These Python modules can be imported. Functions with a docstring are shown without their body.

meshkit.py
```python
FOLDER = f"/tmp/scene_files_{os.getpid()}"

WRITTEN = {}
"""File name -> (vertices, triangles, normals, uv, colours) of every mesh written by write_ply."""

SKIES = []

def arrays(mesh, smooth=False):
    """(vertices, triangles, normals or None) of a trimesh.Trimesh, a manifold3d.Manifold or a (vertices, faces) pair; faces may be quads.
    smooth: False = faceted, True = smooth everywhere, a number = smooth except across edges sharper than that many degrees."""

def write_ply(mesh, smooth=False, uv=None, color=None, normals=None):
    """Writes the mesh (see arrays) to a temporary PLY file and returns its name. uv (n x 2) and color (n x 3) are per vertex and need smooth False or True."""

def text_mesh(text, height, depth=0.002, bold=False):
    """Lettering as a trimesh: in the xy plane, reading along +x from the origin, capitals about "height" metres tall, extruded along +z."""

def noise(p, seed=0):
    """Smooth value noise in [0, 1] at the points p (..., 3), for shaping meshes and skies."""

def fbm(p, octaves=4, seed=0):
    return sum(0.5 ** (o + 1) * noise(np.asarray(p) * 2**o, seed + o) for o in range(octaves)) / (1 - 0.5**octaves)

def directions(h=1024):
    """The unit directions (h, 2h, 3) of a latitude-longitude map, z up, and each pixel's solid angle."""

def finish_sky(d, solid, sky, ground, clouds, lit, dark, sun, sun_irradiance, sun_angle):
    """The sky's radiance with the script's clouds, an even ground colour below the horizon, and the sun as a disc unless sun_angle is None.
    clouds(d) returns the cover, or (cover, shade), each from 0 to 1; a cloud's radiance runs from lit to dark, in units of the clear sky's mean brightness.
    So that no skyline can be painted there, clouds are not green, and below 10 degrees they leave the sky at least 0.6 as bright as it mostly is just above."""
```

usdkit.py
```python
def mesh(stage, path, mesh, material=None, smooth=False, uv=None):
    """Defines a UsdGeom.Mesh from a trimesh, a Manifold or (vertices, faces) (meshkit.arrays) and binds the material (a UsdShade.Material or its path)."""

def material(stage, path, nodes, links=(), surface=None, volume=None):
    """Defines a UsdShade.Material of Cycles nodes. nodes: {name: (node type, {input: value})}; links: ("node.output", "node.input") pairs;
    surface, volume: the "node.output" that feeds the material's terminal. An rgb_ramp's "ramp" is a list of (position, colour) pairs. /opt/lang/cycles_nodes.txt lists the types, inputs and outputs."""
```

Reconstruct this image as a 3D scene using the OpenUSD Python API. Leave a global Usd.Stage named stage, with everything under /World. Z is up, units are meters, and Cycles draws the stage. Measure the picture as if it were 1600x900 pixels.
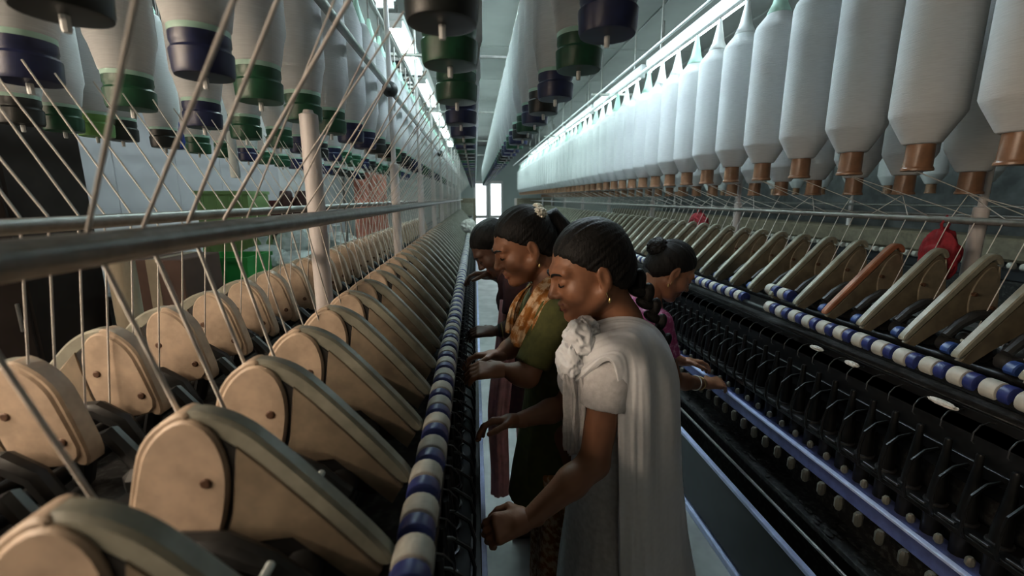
import math, random
import numpy as np
import trimesh
import manifold3d as m3
import usdkit
import meshkit
from pxr import Usd, UsdGeom, UsdLux, UsdShade, Gf, Sdf, Vt
from shapely.geometry import Polygon

# ------------------------------------------------------------------ stage, camera, sky, exposure
stage = Usd.Stage.CreateInMemory()
UsdGeom.SetStageUpAxis(stage, UsdGeom.Tokens.z)
UsdGeom.SetStageMetersPerUnit(stage, 1.0)
UsdGeom.Xform.Define(stage, '/World')
UsdGeom.Scope.Define(stage, '/World/Looks')
RNG = random.Random(11)
NPR = np.random.default_rng(5)

EXPOSURE = 0.75
TUBE = 25.0          # ceiling tubes over the machines
TUBE_DIM = 5.0
TUBE_UNSEEN_AISLE = 64.0  # unseen tube above the women and the left rail
UNSEEN_WINDOW = 3.0
UNSEEN_LOWLAMP = 72.0       # unseen warm lamp over the left aisle, lights arm heads and faces         # above: panes of the unseen left window
CAM_H = 1.63
FPX, VPX, VPY = 690.0, 742.0, 309.0      # focal length in pixels and where the aisle vanishes
def camera():
    d = np.array([(VPX-800)/FPX, -(VPY-450)/FPX, -1.0]); d /= np.linalg.norm(d)
    a = math.asin(-d[0]); p = math.atan2(d[1], -d[2])
    r = np.array([math.cos(a), -math.sin(a), 0])
    u = np.array([math.sin(a)*math.sin(p), math.cos(a)*math.sin(p), math.cos(p)])
    b = -np.array([math.sin(a)*math.cos(p), math.cos(a)*math.cos(p), -math.sin(p)])
    cam = UsdGeom.Camera.Define(stage, '/World/camera')
    M = Gf.Matrix4d(*r, 0, *u, 0, *b, 0, 0, 0, CAM_H, 1)
    cam.AddTransformOp().Set(M)
    cam.CreateHorizontalApertureAttr(36.0); cam.CreateVerticalApertureAttr(20.25)
    cam.CreateFocalLengthAttr(FPX*36/1600)
    cam.CreateClippingRangeAttr(Gf.Vec2f(0.02, 200))
    cam.CreateFStopAttr(3.2); cam.CreateFocusDistanceAttr(1.25)
    cam.CreateExposureAttr(EXPOSURE)
camera()
dome = UsdLux.DomeLight.Define(stage, '/World/sky')
dome.CreateIntensityAttr(0.3); dome.CreateColorAttr(Gf.Vec3f(.75, .85, 1.0))

# ------------------------------------------------------------------ helpers
def numbered(parent, name):
    p = f'{parent}/{name}'; k = 0
    while stage.GetPrimAtPath(p):
        k += 1; p = f'{parent}/{name}_{k:03d}'
    return p
_count = {}
def fresh(parent, name):
    k = _count.get((parent, name), -1) + 1; _count[(parent, name)] = k
    return f'{parent}/{name}' if k == 0 else f'{parent}/{name}_{k:03d}'
def tag(prim, label=None, cat=None, group=None, kind=None):
    for k, v in (('label', label), ('category', cat), ('group', group), ('kind', kind)):
        if v: prim.SetCustomDataByKey(k, v)
    if label and not (4 <= len(label.split()) <= 16): print('LABEL LENGTH', len(label.split()), label)
    return prim
LOC = {}
def thing(name, label, cat, loc=(0, 0, 0), group=None, kind=None):
    path = fresh('/World', name)
    x = UsdGeom.Xform.Define(stage, path); x.AddTranslateOp().Set(Gf.Vec3d(*map(float, loc)))
    LOC[path] = np.array(loc, float)
    return tag(x.GetPrim(), label, cat, group, kind)
def obj(name, mesh, mat, parent=None, smooth=35, local=False):
    """One Mesh prim under parent (points given in world coordinates unless local) or under /World."""
    pp = '/World' if parent is None else str(parent.GetPath())
    path = fresh(pp, name)
    if isinstance(mesh, list): mesh = cat(mesh)
    if not local and parent is not None:
        root = '/' + '/'.join(pp.split('/')[1:3]); off = LOC.get(root)
        if off is not None and np.any(off):
            mesh = mesh.copy(); mesh.apply_translation(-off)
    return usdkit.mesh(stage, path, mesh, MATS[mat], smooth=smooth).GetPrim()
def struct(name, mesh, mat, parent=None, smooth=False):
    p = obj(name, mesh, mat, parent, smooth)
    if parent is None: p.SetCustomDataByKey('kind', 'structure')
    return p
def dup(src, loc, label=None, group=None):
    path = fresh('/World', src.GetName().rstrip('0123456789').rstrip('_') if src.GetName()[-1].isdigit() else src.GetName())
    x = UsdGeom.Xform.Define(stage, path)
    x.GetPrim().GetReferences().AddInternalReference(src.GetPath())
    x.ClearXformOpOrder() if False else None
    x.GetPrim().GetAttribute('xformOp:translate').Set(Gf.Vec3d(*map(float, loc)))
    x.GetPrim().SetInstanceable(True)
    return tag(x.GetPrim(), label, None, group)
def cat(ms): return trimesh.util.concatenate([m for m in ms if m is not None])
def box(x0, x1, y0, y1, z0, z1, c=0.0):
    if c <= 0:
        m = trimesh.creation.box([x1-x0, y1-y0, z1-z0])
    else:
        h = np.array([x1-x0, y1-y0, z1-z0])/2; pts = []
        for sx in (-1, 1):
            for sy in (-1, 1):
                for sz in (-1, 1):
                    s = np.array([sx, sy, sz])
                    for k in range(3):
                        q = h-c; q[k] = h[k]; pts.append(s*q)
        m = trimesh.convex.convex_hull(np.array(pts))
    m.apply_translation([(x0+x1)/2, (y0+y1)/2, (z0+z1)/2]); return m
def tube(path, r, n=8, caps=True):
    P = np.asarray(path, float); k = len(P); R = np.full(k, r) if np.ndim(r) == 0 else np.asarray(r, float)
    T = np.gradient(P, axis=0); T /= np.linalg.norm(T, axis=1, keepdims=True)+1e-12
    ref = np.array([0, 0, 1.0]) if abs(T[0][2]) < .9 else np.array([1.0, 0, 0])
    N = np.cross(T[0], ref); N /= np.linalg.norm(N); V = []
    a = np.arange(n)*2*np.pi/n
    for i in range(k):
        N = N - T[i]*np.dot(N, T[i]); N /= np.linalg.norm(N); B = np.cross(T[i], N)
        V.append(P[i] + R[i]*(np.cos(a)[:, None]*N + np.sin(a)[:, None]*B))
    V = np.vstack(V); F = []
    for i in range(k-1):
        for j in range(n):
            a0, a1 = i*n+j, i*n+(j+1) % n
            F += [[a0, a1, a1+n], [a0, a1+n, a0+n]]
    if caps:
        V = np.vstack([V, P[0], P[-1]]); c0, c1 = len(V)-2, len(V)-1
        for j in range(n):
            F += [[c0, (j+1) % n, j], [c1, (k-1)*n+j, (k-1)*n+(j+1) % n]]
    m = trimesh.Trimesh(V, np.array(F), process=False); return m
def lathe(prof, n=24, axis='z', at=(0, 0, 0)):
    """prof: (radius, height) pairs from bottom to top."""
    P = np.array(prof, float); a = np.arange(n)*2*np.pi/n; V = []; F = []
    for r, h in P: V.append(np.stack([r*np.cos(a), r*np.sin(a), np.full(n, h)], 1))
    V = np.vstack(V)
    for i in range(len(P)-1):
        for j in range(n):
            a0, a1 = i*n+j, i*n+(j+1) % n
            F += [[a0, a1, a1+n], [a0, a1+n, a0+n]]
    V = np.vstack([V, [0, 0, P[0][1]], [0, 0, P[-1][1]]]); c0, c1 = len(V)-2, len(V)-1; k = len(P)
    for j in range(n): F += [[c0, (j+1) % n, j], [c1, (k-1)*n+j, (k-1)*n+(j+1) % n]]
    if axis == 'y': V = V[:, [0, 2, 1]]*np.array([-1, 1, 1])
    if axis == 'x': V = V[:, [2, 1, 0]]*np.array([1, 1, -1])
    return trimesh.Trimesh(V+np.array(at), np.array(F), process=False)
def chaikin(p, k=2, closed=True):
    p = np.array(p, float)
    for _ in range(k):
        q = np.roll(p, -1, 0)
        p = np.stack([.75*p+.25*q, .25*p+.75*q], 1).reshape(-1, 2)
    return p
def prism(pts, w, c=.002):
    """Outline in (x, z), extruded along y from -w/2 to w/2 with chamfered rims."""
    p = np.array(pts, float)
    if Polygon(p).exterior.is_ccw is False: p = p[::-1]
    e = np.roll(p, -1, 0)-p; e /= np.linalg.norm(e, axis=1, keepdims=True)+1e-12
    nrm = np.stack([e[:, 1], -e[:, 0]], 1); v = nrm+np.roll(nrm, 1, 0); v /= np.linalg.norm(v, axis=1, keepdims=True)+1e-9
    q = p-v*c; n = len(p)
    rings = [(q, -w/2), (p, -w/2+c), (p, w/2-c), (q, w/2)]
    V = np.vstack([np.stack([r[:, 0], np.full(n, y), r[:, 1]], 1) for r, y in rings]); F = []
    for i in range(3):
        for j in range(n):
            a0, a1 = i*n+j, i*n+(j+1) % n
            F += [[a0, a1+n, a1], [a0, a0+n, a1+n]]
    v2, f2 = trimesh.creation.triangulate_polygon(Polygon(q), engine='earcut')
    if True:
        m2 = np.array([int(np.argmin(((q-x)**2).sum(1))) for x in v2]); f2 = m2[np.asarray(f2)]
        ar = sum(np.cross(q[t[1]]-q[t[0]], q[t[2]]-q[t[0]]) for t in f2)
        f2 = f2 if ar > 0 else f2[:, ::-1]
        F += [list(t) for t in f2] + [[t[0]+3*n, t[2]+3*n, t[1]+3*n] for t in f2]
    return trimesh.Trimesh(V, np.array(F), process=False)
def flip(m, sx, tx=0, ty=0, tz=0):
    v = m.vertices*np.array([sx, 1, 1])+np.array([tx, ty, tz])
    return trimesh.Trimesh(v, m.faces[:, ::-1] if sx < 0 else m.faces, process=False)
def arc(cx, cz, r, a0, a1, n):
    t = np.radians(np.linspace(a0, a1, n)); return np.stack([cx+r*np.cos(t), cz+r*np.sin(t)], 1)
def seen(*pts):
    d = np.array([(VPX-800)/FPX, -(VPY-450)/FPX, -1.0]); d /= np.linalg.norm(d); a = math.asin(-d[0]); p = math.atan2(d[1], -d[2])
    r = np.array([math.cos(a), -math.sin(a), 0]); u = np.array([math.sin(a)*math.sin(p), math.cos(a)*math.sin(p), math.cos(p)]); f = np.array([math.sin(a)*math.cos(p), math.cos(a)*math.cos(p), -math.sin(p)])
    for q in pts:
        q = np.array(q)-[0, 0, CAM_H]; w = q@f
        if w > .05 and abs(q@r/w*FPX) < 800 and abs(q@u/w*FPX) < 450: return True
    return False
WORDS = ['first', 'second', 'third', 'fourth', 'fifth', 'sixth', 'seventh', 'eighth', 'ninth', 'tenth', 'eleventh', 'twelfth']

# ------------------------------------------------------------------ materials
MATS = {}
def mat(name, col, rough=.5, metal=0., var=.12, scale=14., bump=0., col2=None, emit=None, strength=0., spec=.5, trans=0., stretch=(1, 1, 1), lo=.35, hi=.65):
    path = f'/World/Looks/{name}'
    if emit is not None:
        MATS[name] = usdkit.material(stage, path, {'e': ('emission', {'color': emit, 'strength': strength})}, [], surface='e.emission'); return
    c1 = tuple(max(0, c*(1-var)) for c in col); c2 = col2 or tuple(min(1, c*(1+var)) for c in col)
    nodes = {'tc': ('texture_coordinate', {}), 'mp': ('mapping', {'scale': stretch}), 'n': ('noise_texture', {'scale': scale, 'detail': 4., 'roughness': .6}),
             'r': ('rgb_ramp', {'ramp': [(lo, c1), (hi, c2)]}),
             'p': ('principled_bsdf', {'roughness': rough, 'metallic': metal, 'specular_ior_level': spec})}
    links = [('tc.object', 'mp.vector'), ('mp.vector', 'n.vector'), ('n.fac', 'r.fac'), ('r.color', 'p.base_color')]
    surf = 'p.BSDF'
    if bump:
        nodes['b'] = ('bump', {'strength': bump, 'distance': .004}); links += [('n.fac', 'b.height'), ('b.normal', 'p.normal')]
    if trans:
        nodes['t'] = ('translucent_bsdf', {}); nodes['mx'] = ('mix_closure', {'fac': trans})
        links += [('r.color', 't.color'), ('p.BSDF', 'mx.closure1'), ('t.BSDF', 'mx.closure2')]; surf = 'mx.closure'
    MATS[name] = usdkit.material(stage, path, nodes, links, surface=surf)
mat('floor', (.34, .36, .35), .42, scale=3, var=.25)
mat('ceiling', (.235, .24, .235), .8, scale=2, var=.08)
mat('ceiling_gap', (.12, .12, .12), .9)
mat('wall', (.62, .60, .62), .8, scale=1.2, var=.08)
mat('wall_board', (.46, .44, .47), .8, scale=1.5, var=.06)
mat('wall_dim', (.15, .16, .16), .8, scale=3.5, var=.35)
mat('wall_cool', (.36, .40, .39), .8, scale=1.2, var=.1)
mat('beige', (.43, .325, .235), .50, scale=30, var=.16, bump=.05)
mat('beige_top', (.23, .225, .18), .40, scale=30, var=.18, bump=.05)  # handle bars: grey-green light from above put into the colour
mat('beige_dark', (.20, .155, .105), .55, scale=24, var=.22)
mat('dun', (.185, .155, .105), .55, scale=30, var=.2)  # right machine arms: olive-brown, darkened for the dimmer light there
mat('dun_top', (.25, .24, .185), .45, scale=30, var=.2)  # handles paler, light along their top edges put into the colour
mat('dun_dark', (.13, .108, .070), .6, scale=24, var=.25)  # body plates, dimmed in the colour the same way
mat('gap_black', (.012, .011, .010), .7)
mat('bolt', (.10, .05, .028), .5, .3)
mat('rubber', (.022, .023, .023), .5, scale=40, var=.35)
mat('black_steel', (.010, .0105, .011), .42, .4, scale=40, var=.4)
mat('dusty', (.020, .0205, .0205), .8, scale=55, var=.5, col2=(.08, .08, .077), lo=.48, hi=.78)
mat('tray', (.38, .37, .36), .5, scale=9, var=.12)
mat('cot', (.44, .43, .385), .55, scale=60, var=.10)
mat('blue', (.022, .032, .15), .38, scale=50, var=.15)
mat('blue_bright', (.02, .05, .19), .4, scale=50, var=.15)
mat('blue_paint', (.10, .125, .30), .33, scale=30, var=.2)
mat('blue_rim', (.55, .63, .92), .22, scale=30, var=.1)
mat('dark_panel', (.016, .019, .023), .45, scale=5, var=.3)
mat('grey_steel', (.23, .225, .21), .36, .55, scale=40, var=.15)
mat('chrome', (.42, .43, .42), .25, .9, scale=30, var=.1)
mat('white_paint', (.62, .58, .57), .45, scale=8, var=.06)
mat('yarn', (.63, .645, .65), .85, scale=30, var=.05, stretch=(1, 1, 14), bump=.25, trans=.12)
mat('strand', (.66, .62, .58), .9, scale=60, var=.08)
mat('cup_green', (.012, .075, .034), .4, scale=40, var=.2)
mat('cup_navy', (.012, .017, .065), .4, scale=40, var=.2)
mat('cup_black', (.012, .014, .013), .4, scale=40, var=.2)
mat('cup_lime', (.16, .36, .10), .45)
mat('mint', (.40, .62, .52), .5, scale=20, var=.06)
mat('brown_tube', (.23, .115, .06), .32, scale=30, var=.15)
mat('cap_white', (.74, .75, .74), .5, scale=20, var=.05)
mat('lamp_white', (.7, .72, .72), .4)
mat('tube_glow', None, emit=(.76, 1.0, .98), strength=TUBE)
mat('tube_glow_aisle', None, emit=(.74, .90, 1.0), strength=TUBE_UNSEEN_AISLE)
mat('tube_glow_dim', None, emit=(.90, .98, 1.0), strength=TUBE_DIM)
mat('tube_glow_warm', None, emit=(1.0, .80, .60), strength=UNSEEN_LOWLAMP)
mat('door_glow', None, emit=(.85, .95, 1.0), strength=1.6)
mat('window_glow', None, emit=(1.0, .80, .62), strength=UNSEEN_WINDOW)
mat('glint', (.12, .12, .125), .3, .8)
mat('bolster', (.13, .125, .10), .5)
mat('red_cloth', (.26, .012, .022), .8, scale=30, var=.3, bump=.3)
mat('orange', (.30, .12, .06), .6, scale=20, var=.2)
mat('lint', (.62, .60, .56), .9, scale=60, var=.1)
mat('cabinet', (.022, .017, .015), .9, spec=.12, scale=3, var=.25)
mat('brown_box', (.10, .055, .040), .7, scale=4, var=.2)
mat('green_olive', (.16, .26, .09), .55, scale=6, var=.1)
mat('green_bright', (.03, .30, .06), .5, scale=6, var=.1)
mat('sack', (.55, .62, .62), .85, scale=12, var=.15, bump=.4)
mat('tan', (.36, .30, .21), .6, scale=6, var=.12)
mat('dark_red', (.16, .035, .035), .6, scale=10, var=.2)
mat('maroon', (.06, .018, .018), .6, scale=10, var=.2)
mat('salmon', (.62, .26, .20), .8, scale=5, var=.2, bump=.3)
mat('pole_blue', (.02, .05, .24), .4)

# ------------------------------------------------------------------ the setting
XL, XR, Y0, Y1, ZC = -3.6, 5.6, -2.6, 13.0, 3.05
FAR_Y = 12.2
struct('floor', box(XL-.2, XR+.2, Y0-.2, Y1+.2, -.2, 0), 'floor')
ceil = struct('ceiling', box(XL-.2, XR+.2, Y0-.2, Y1+.2, ZC+.03, ZC+.2), 'ceiling_gap')
for i in range(11):
    for j in range(13):
        x0 = XL+i*.84; y0 = Y0+j*1.2
        obj('ceiling_panel', box(x0+.006, x0+.834, y0+.006, y0+1.194, ZC, ZC+.03, .004), 'ceiling', ceil, False)
# left wall with an unseen window bay, out of view, placed to light arms and faces
WY0, WY1, WZ0, WZ1 = -1.9, .9, 1.4, 2.5
struct('wall_left', [box(XL-.2, XL, Y0-.2, WY0, 0, ZC+.03), box(XL-.2, XL, WY1, Y1+.2, 0, ZC+.03), box(XL-.2, XL, WY0, WY1, 0, WZ0), box(XL-.2, XL, WY0, WY1, WZ1, ZC+.03)], 'wall')
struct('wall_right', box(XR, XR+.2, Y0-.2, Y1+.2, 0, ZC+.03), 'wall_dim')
struct('wall_far', box(XL, XR, Y1, Y1+.2, 0, ZC+.03), 'wall_cool')
struct('wall_near', box(XL, XR, Y0-.2, Y0, 0, ZC+.03), 'wall_cool')
win = thing('window_1', None, None, (XL-.1, (WY0+WY1)/2, WZ0)); win.SetCustomDataByKey('kind', 'structure')
for k in range(4):
    a = WY0+(WY1-WY0)*k/4; b = WY0+(WY1-WY0)*(k+1)/4
    obj('pane', box(XL-.12, XL-.11, a+.03, b-.03, WZ0+.05, WZ1-.05), 'window_glow', win, False)
for k in range(5):
    a = WY0+(WY1-WY0)*k/4
    obj('mullion', box(XL-.14, XL-.04, a-.03, a+.03, WZ0, WZ1, .005), 'white_paint', win, False)
for z in (WZ0+.025, WZ1-.025): obj('frame_rail', box(XL-.14, XL-.04, WY0, WY1, z-.03, z+.03, .005), 'white_paint', win, False)

dr = thing('door_1', None, None, (.4, Y1, 0)); dr.SetCustomDataByKey('kind', 'structure')  # glazed door assumed; its glow stands for brightness at the aisle end
for x0, x1 in ((-.02, .37), (.41, .80)):
    obj('pane', box(x0+.05, x1-.05, Y1-.035, Y1-.03, .25, 2.02), 'door_glow', dr, False)
    obj('stile', [box(x, x+.05, Y1-.06, Y1-.02, 0, 2.10) for x in (x0, x1-.05)], 'white_paint', dr, False)
    obj('rail', [box(x0+.05, x1-.05, Y1-.06, Y1-.02, z, z+.08) for z in (0, 1.05, 2.02)], 'white_paint', dr, False)
# ------------------------------------------------------------------ tube lights
def tube_light(x, y, z, L, label, glow='tube_glow', group=None, hw=.07):
    t = thing('tube_light', label, 'ceiling light', (x, y, z), group)
    obj('housing', box(x-hw, x+hw, y-L/2, y+L/2, z, z+.05, .008), 'lamp_white', t, False)
    for s in ((-.035, .035) if hw > .05 else (0,)):
        obj('tube', lathe([(.013, -L/2+.03), (.013, L/2-.03)], 10, 'y', (x+s, y, z-.025)), glow, t)
    for e in (-1, 1): obj('lamp_holder', box(x-hw*.8, x+hw*.8, y+e*(L/2-.018)-.012, y+e*(L/2-.018)+.012, z-.045, z, .003), 'lamp_white', t, False)
    obj('hanger_rod', [tube([(x, y+s*L*.35, z+.05), (x, y+s*L*.35, ZC)], .006, 6) for s in (-1, 1)], 'grey_steel', t)
for k in range(6):
    tube_light(-.56, 2.6+1.6*k, 2.88, 1.3, 'white twin tube light in the row above the left machine', group='tube lights above the left machine')
for k in range(6):
    tube_light(1.275, 2.7+1.45*k, 2.56, 1.35, 'white single tube light in the row above the right machine', group='tube lights above the right machine', hw=.022)
for k in range(4):  # out of sight, placed to light the bobbins facing the aisle
    tube_light(.55, 4.2+2.0*k, 2.85, 1.3, 'white twin tube light over the middle aisle, hidden behind hanging bobbins', group='tube lights over the aisle')
for k in range(3):  # unseen row, placed to light the left aisle
    tube_light(-2.3, 3.0+2.6*k, 2.8, 1.3, 'white twin tube light over the far left aisle', 'tube_glow_dim', group='unseen tube lights over the left aisle')
tube_light(-1.38, -.15, 2.04, 1.3, 'warm twin tube work lamp hung low over the left aisle', 'tube_glow_warm')  # out of view, placed to light the left arm heads and the faces
tube_light(.55, 2.45, 2.88, 1.1, 'white twin tube light over the women in the aisle', 'tube_glow_aisle')  # out of view overhead, placed to light the shawl and left rail
for k in range(2):  # unseen row, placed to light the far right side
    tube_light(3.0, 2.6+3.0*k, 2.8, 1.3, 'white twin tube light over the far right aisle', 'tube_glow_dim', group='unseen tube lights over the right aisle')

# ------------------------------------------------------------------ spinning frames
# drafting arm in its own plane: a = distance towards the aisle from the front roller axis, z above it
HEAD = chaikin([(-.288, .048), (-.268, .125), (-.254, .168), (-.218, .198), (-.188, .184), (-.176, .142), (-.184, .090), (-.199, .048)], 2)
def ribbon(line, w):
    p = np.array(line, float); t = np.gradient(p, axis=0); t /= np.linalg.norm(t, axis=1, keepdims=True)
    n = np.stack([-t[:, 1], t[:, 0]], 1); return np.vstack([p+n*np.array(w)[:, None], (p-n*np.array(w)[:, None])[::-1]])
HANDLE = chaikin(ribbon([(-.232, .188), (-.205, .190), (-.172, .175), (-.140, .143), (-.095, .092), (-.050, .038), (-.026, .008)], [.008, .011, .0125, .0125, .012, .0115, .009]), 2)
BODY = [(-.196, .044), (-.182, .085), (-.173, .140), (-.169, .162), (-.145, .138), (-.10, .087), (-.055, .033), (-.034, .004), (-.050, -.022), (-.085, .012), (-.125, .052), (-.155, .050)]
def arm_meshes():
    cover = prism(HEAD, .035, .003)
    handle = prism(HANDLE, .023, .004)
    body = prism(BODY, .027, .002)
    core = prism(chaikin([(-.27, .06), (-.25, .15), (-.22, .188), (-.17, .165), (-.10, .085), (-.05, .0), (-.09, -.01), (-.18, .05)], 1), .024, .002)
    rim = prism(chaikin([(-.294, .044), (-.275, .124), (-.260, .172), (-.220, .203), (-.205, .192), (-.245, .13), (-.262, .05)], 2), .029, .003)
    bolts = [lathe([(.0045, -.0195), (.0060, -.0185), (.0060, .0185), (.0045, .0195)], 8, 'y', (a, 0, z)) for a, z in ((-.200, .125), (-.262, .085))]
    hose = tube([(-.10, 0, .020), (-.135, 0, .052), (-.175, 0, .074), (-.215, 0, .076), (-.248, 0, .054), (-.268, 0, .012), (-.275, 0, -.05)], [.011, .013, .0145, .015, .0145, .014, .013], 9)
    return dict(cover=cover, handle=handle, body=body, core=core, rim=rim, bolts=bolts, hose=hose)
ARM = arm_meshes()
def straight_arm_meshes():
    m = dict(ARM)
    m['handle'] = prism(chaikin(ribbon([(-.272, .205), (-.258, .226), (-.236, .226), (-.200, .190), (-.120, .104), (-.050, .029), (-.022, -.002)], [.007, .009, .010, .010, .0095, .009, .007]), 2), .021, .003)
    m['body'] = prism([(-.268, .195), (-.252, .212), (-.236, .210), (-.205, .176), (-.12, .086), (-.05, .012), (-.032, -.012), (-.06, -.022), (-.11, .012), (-.175, .050), (-.255, .070)], .016, .002)
    m['cover'] = prism(chaikin([(-.285, .055), (-.275, .125), (-.264, .190), (-.240, .205), (-.205, .165), (-.188, .11), (-.20, .055)], 2), .022, .002)
    m['rim'] = prism(chaikin([(-.290, .05), (-.280, .13), (-.270, .200), (-.262, .20), (-.268, .12), (-.27, .05)], 1), .020, .002)
    return m
ARM_STRAIGHT = straight_arm_meshes()
def barrel(h0, h1, r):
    return [(r*.80, h0), (r*.96, h0+.002), (r, h0+.005), (r, h1-.005), (r*.96, h1-.002), (r*.80, h1)]
def build_row(frame, xr, s, zr, y0, pitch, n, gauge, sign_near, orange=None, rollers=True, spindles=0, mats=('beige', 'beige_top', 'beige_dark'), ARM=ARM):
    """One side of a spinning frame. s=+1: the aisle lies towards +x."""
    for k in range(n):
        y = y0+pitch*k
        near = k < 26
        b = obj('drafting_arm', flip(ARM['body'], s, xr, y, zr), mats[2], frame)
        hm = 'orange' if orange is not None and k == orange else mats[1]
        h = obj('handle_bar', flip(ARM['handle'], s, xr, y, zr), hm, b)
        if hm == 'orange': h.SetCustomDataByKey('label', 'orange handle bar among grey ones')
        obj('cover_plate', flip(ARM['cover'], s, xr, y, zr), mats[0], b)
        if near:
            obj('back_strip', flip(ARM['rim'], s, xr, y, zr), mats[0], b)
            if mats[0] == 'beige': obj('inner_core', flip(ARM['core'], s, xr, y, zr), 'gap_black', b)
            for q in ARM['bolts']: obj('bolt', flip(q, s, xr, y, zr), 'bolt', b)
            obj('support_hook', flip(ARM['hose'], s, xr, y-.045, zr), 'rubber', b)
def top_rollers(frame, xr, zr, ys, r=.0235):
    for i, y in enumerate(ys):
        jx = RNG.uniform(-.0015, .0015); jz = RNG.uniform(-.001, .0015)
        w = obj('top_roller', lathe(barrel(-.004, .031, r), 18, 'y', (xr+jx, y, zr+jz)), 'cot', frame)
        obj('end_collar', lathe(barrel(-.029, -.005, r*.965), 18, 'y', (xr+jx, y, zr+jz)), 'blue', w)
def cradles(frame, xr, s, zr, ys):
    for y in ys:
        m = prism(chaikin([(-.090, .020), (-.08, .040), (-.060, .039), (-.046, .022), (-.056, .008), (-.08, .009)], 1), .024, .003)
        obj('apron_cradle', flip(m, s, xr, y, zr), 'blue_bright', frame)
def back_rollers(frame, xr, s, zr, ys, y0, y1):
    for a, z, r in ((-.115, .005, .020), (-.175, .012, .022)):
        for y in ys:
            obj('rear_roller', lathe(barrel(-.022, .022, r), 12, 'y', (xr+s*a, y, zr+z)), 'rubber', frame)
    for a, z, r in ((-.0, -.048, .0135), (-.115, -.032, .0135), (-.175, -.028, .0135)):
        obj('fluted_roller', lathe([(r, y0), (r, y1)], 12, 'y', (xr+s*a, 0, zr+z)), 'black_steel', frame)
def spindle_parts(frame, x, s, ys, zr):
    """Dark tubes on their spindles in the rings, with thread guide hooks above and bolsters below the blue rail."""
    cop = lathe([(.008, .70), (.018, .73), (.020, .80), (.0195, .90), (.012, .985), (.0085, 1.02), (.0085, 1.045), (.006, 1.05)], 10)
    ring = lathe([(.021, -.004), (.0245, -.004), (.0245, .006), (.0215, .007)], 14)
    hook = tube([(-.050, 0, 1.125), (-.030, .001, 1.128), (-.010, .002, 1.122), (.004, .002, 1.105), (.006, .001, 1.085), (-.001, 0, 1.078)], .0016, 5)
    sep = tube([(-.055, 0, 1.00), (-.02, 0, .995), (.012, 0, .97), (.022, 0, .93), (.020, 0, .885), (.012, 0, .865)], .0042, 6)
    clip = box(-.004, .004, -.019, .019, -.003, .003, .001)
    bol = lathe([(.006, .795), (.0095, .80), (.0095, .812), (.005, .818)], 8)
    cup = lathe([(.007, .690), (.012, .698), (.0125, .725), (.008, .733)], 8)
    for i, y in enumerate(ys):
        sp = obj('spindle', flip(cop, 1, x-s*.055, y, 0), 'black_steel', frame)
        obj('ring', flip(ring, 1, x-s*.055, y, .872), 'glint', sp)
        obj('thread_guide', flip(hook, s, x-s*.030, y, 0), 'glint', sp)
        obj('separator', flip(sep, s, x-s*.02, y+.035, 0), 'black_steel', sp)
        obj('traveller_clip', flip(clip, 1, x-s*.004, y, .885), 'glint', sp)
        obj('bolster', flip(bol, 1, x-s*.010, y+.012, .012), 'bolster', sp)
        obj('wharve', flip(cup, 1, x+s*.002, y, 0), 'bolster', sp)
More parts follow.
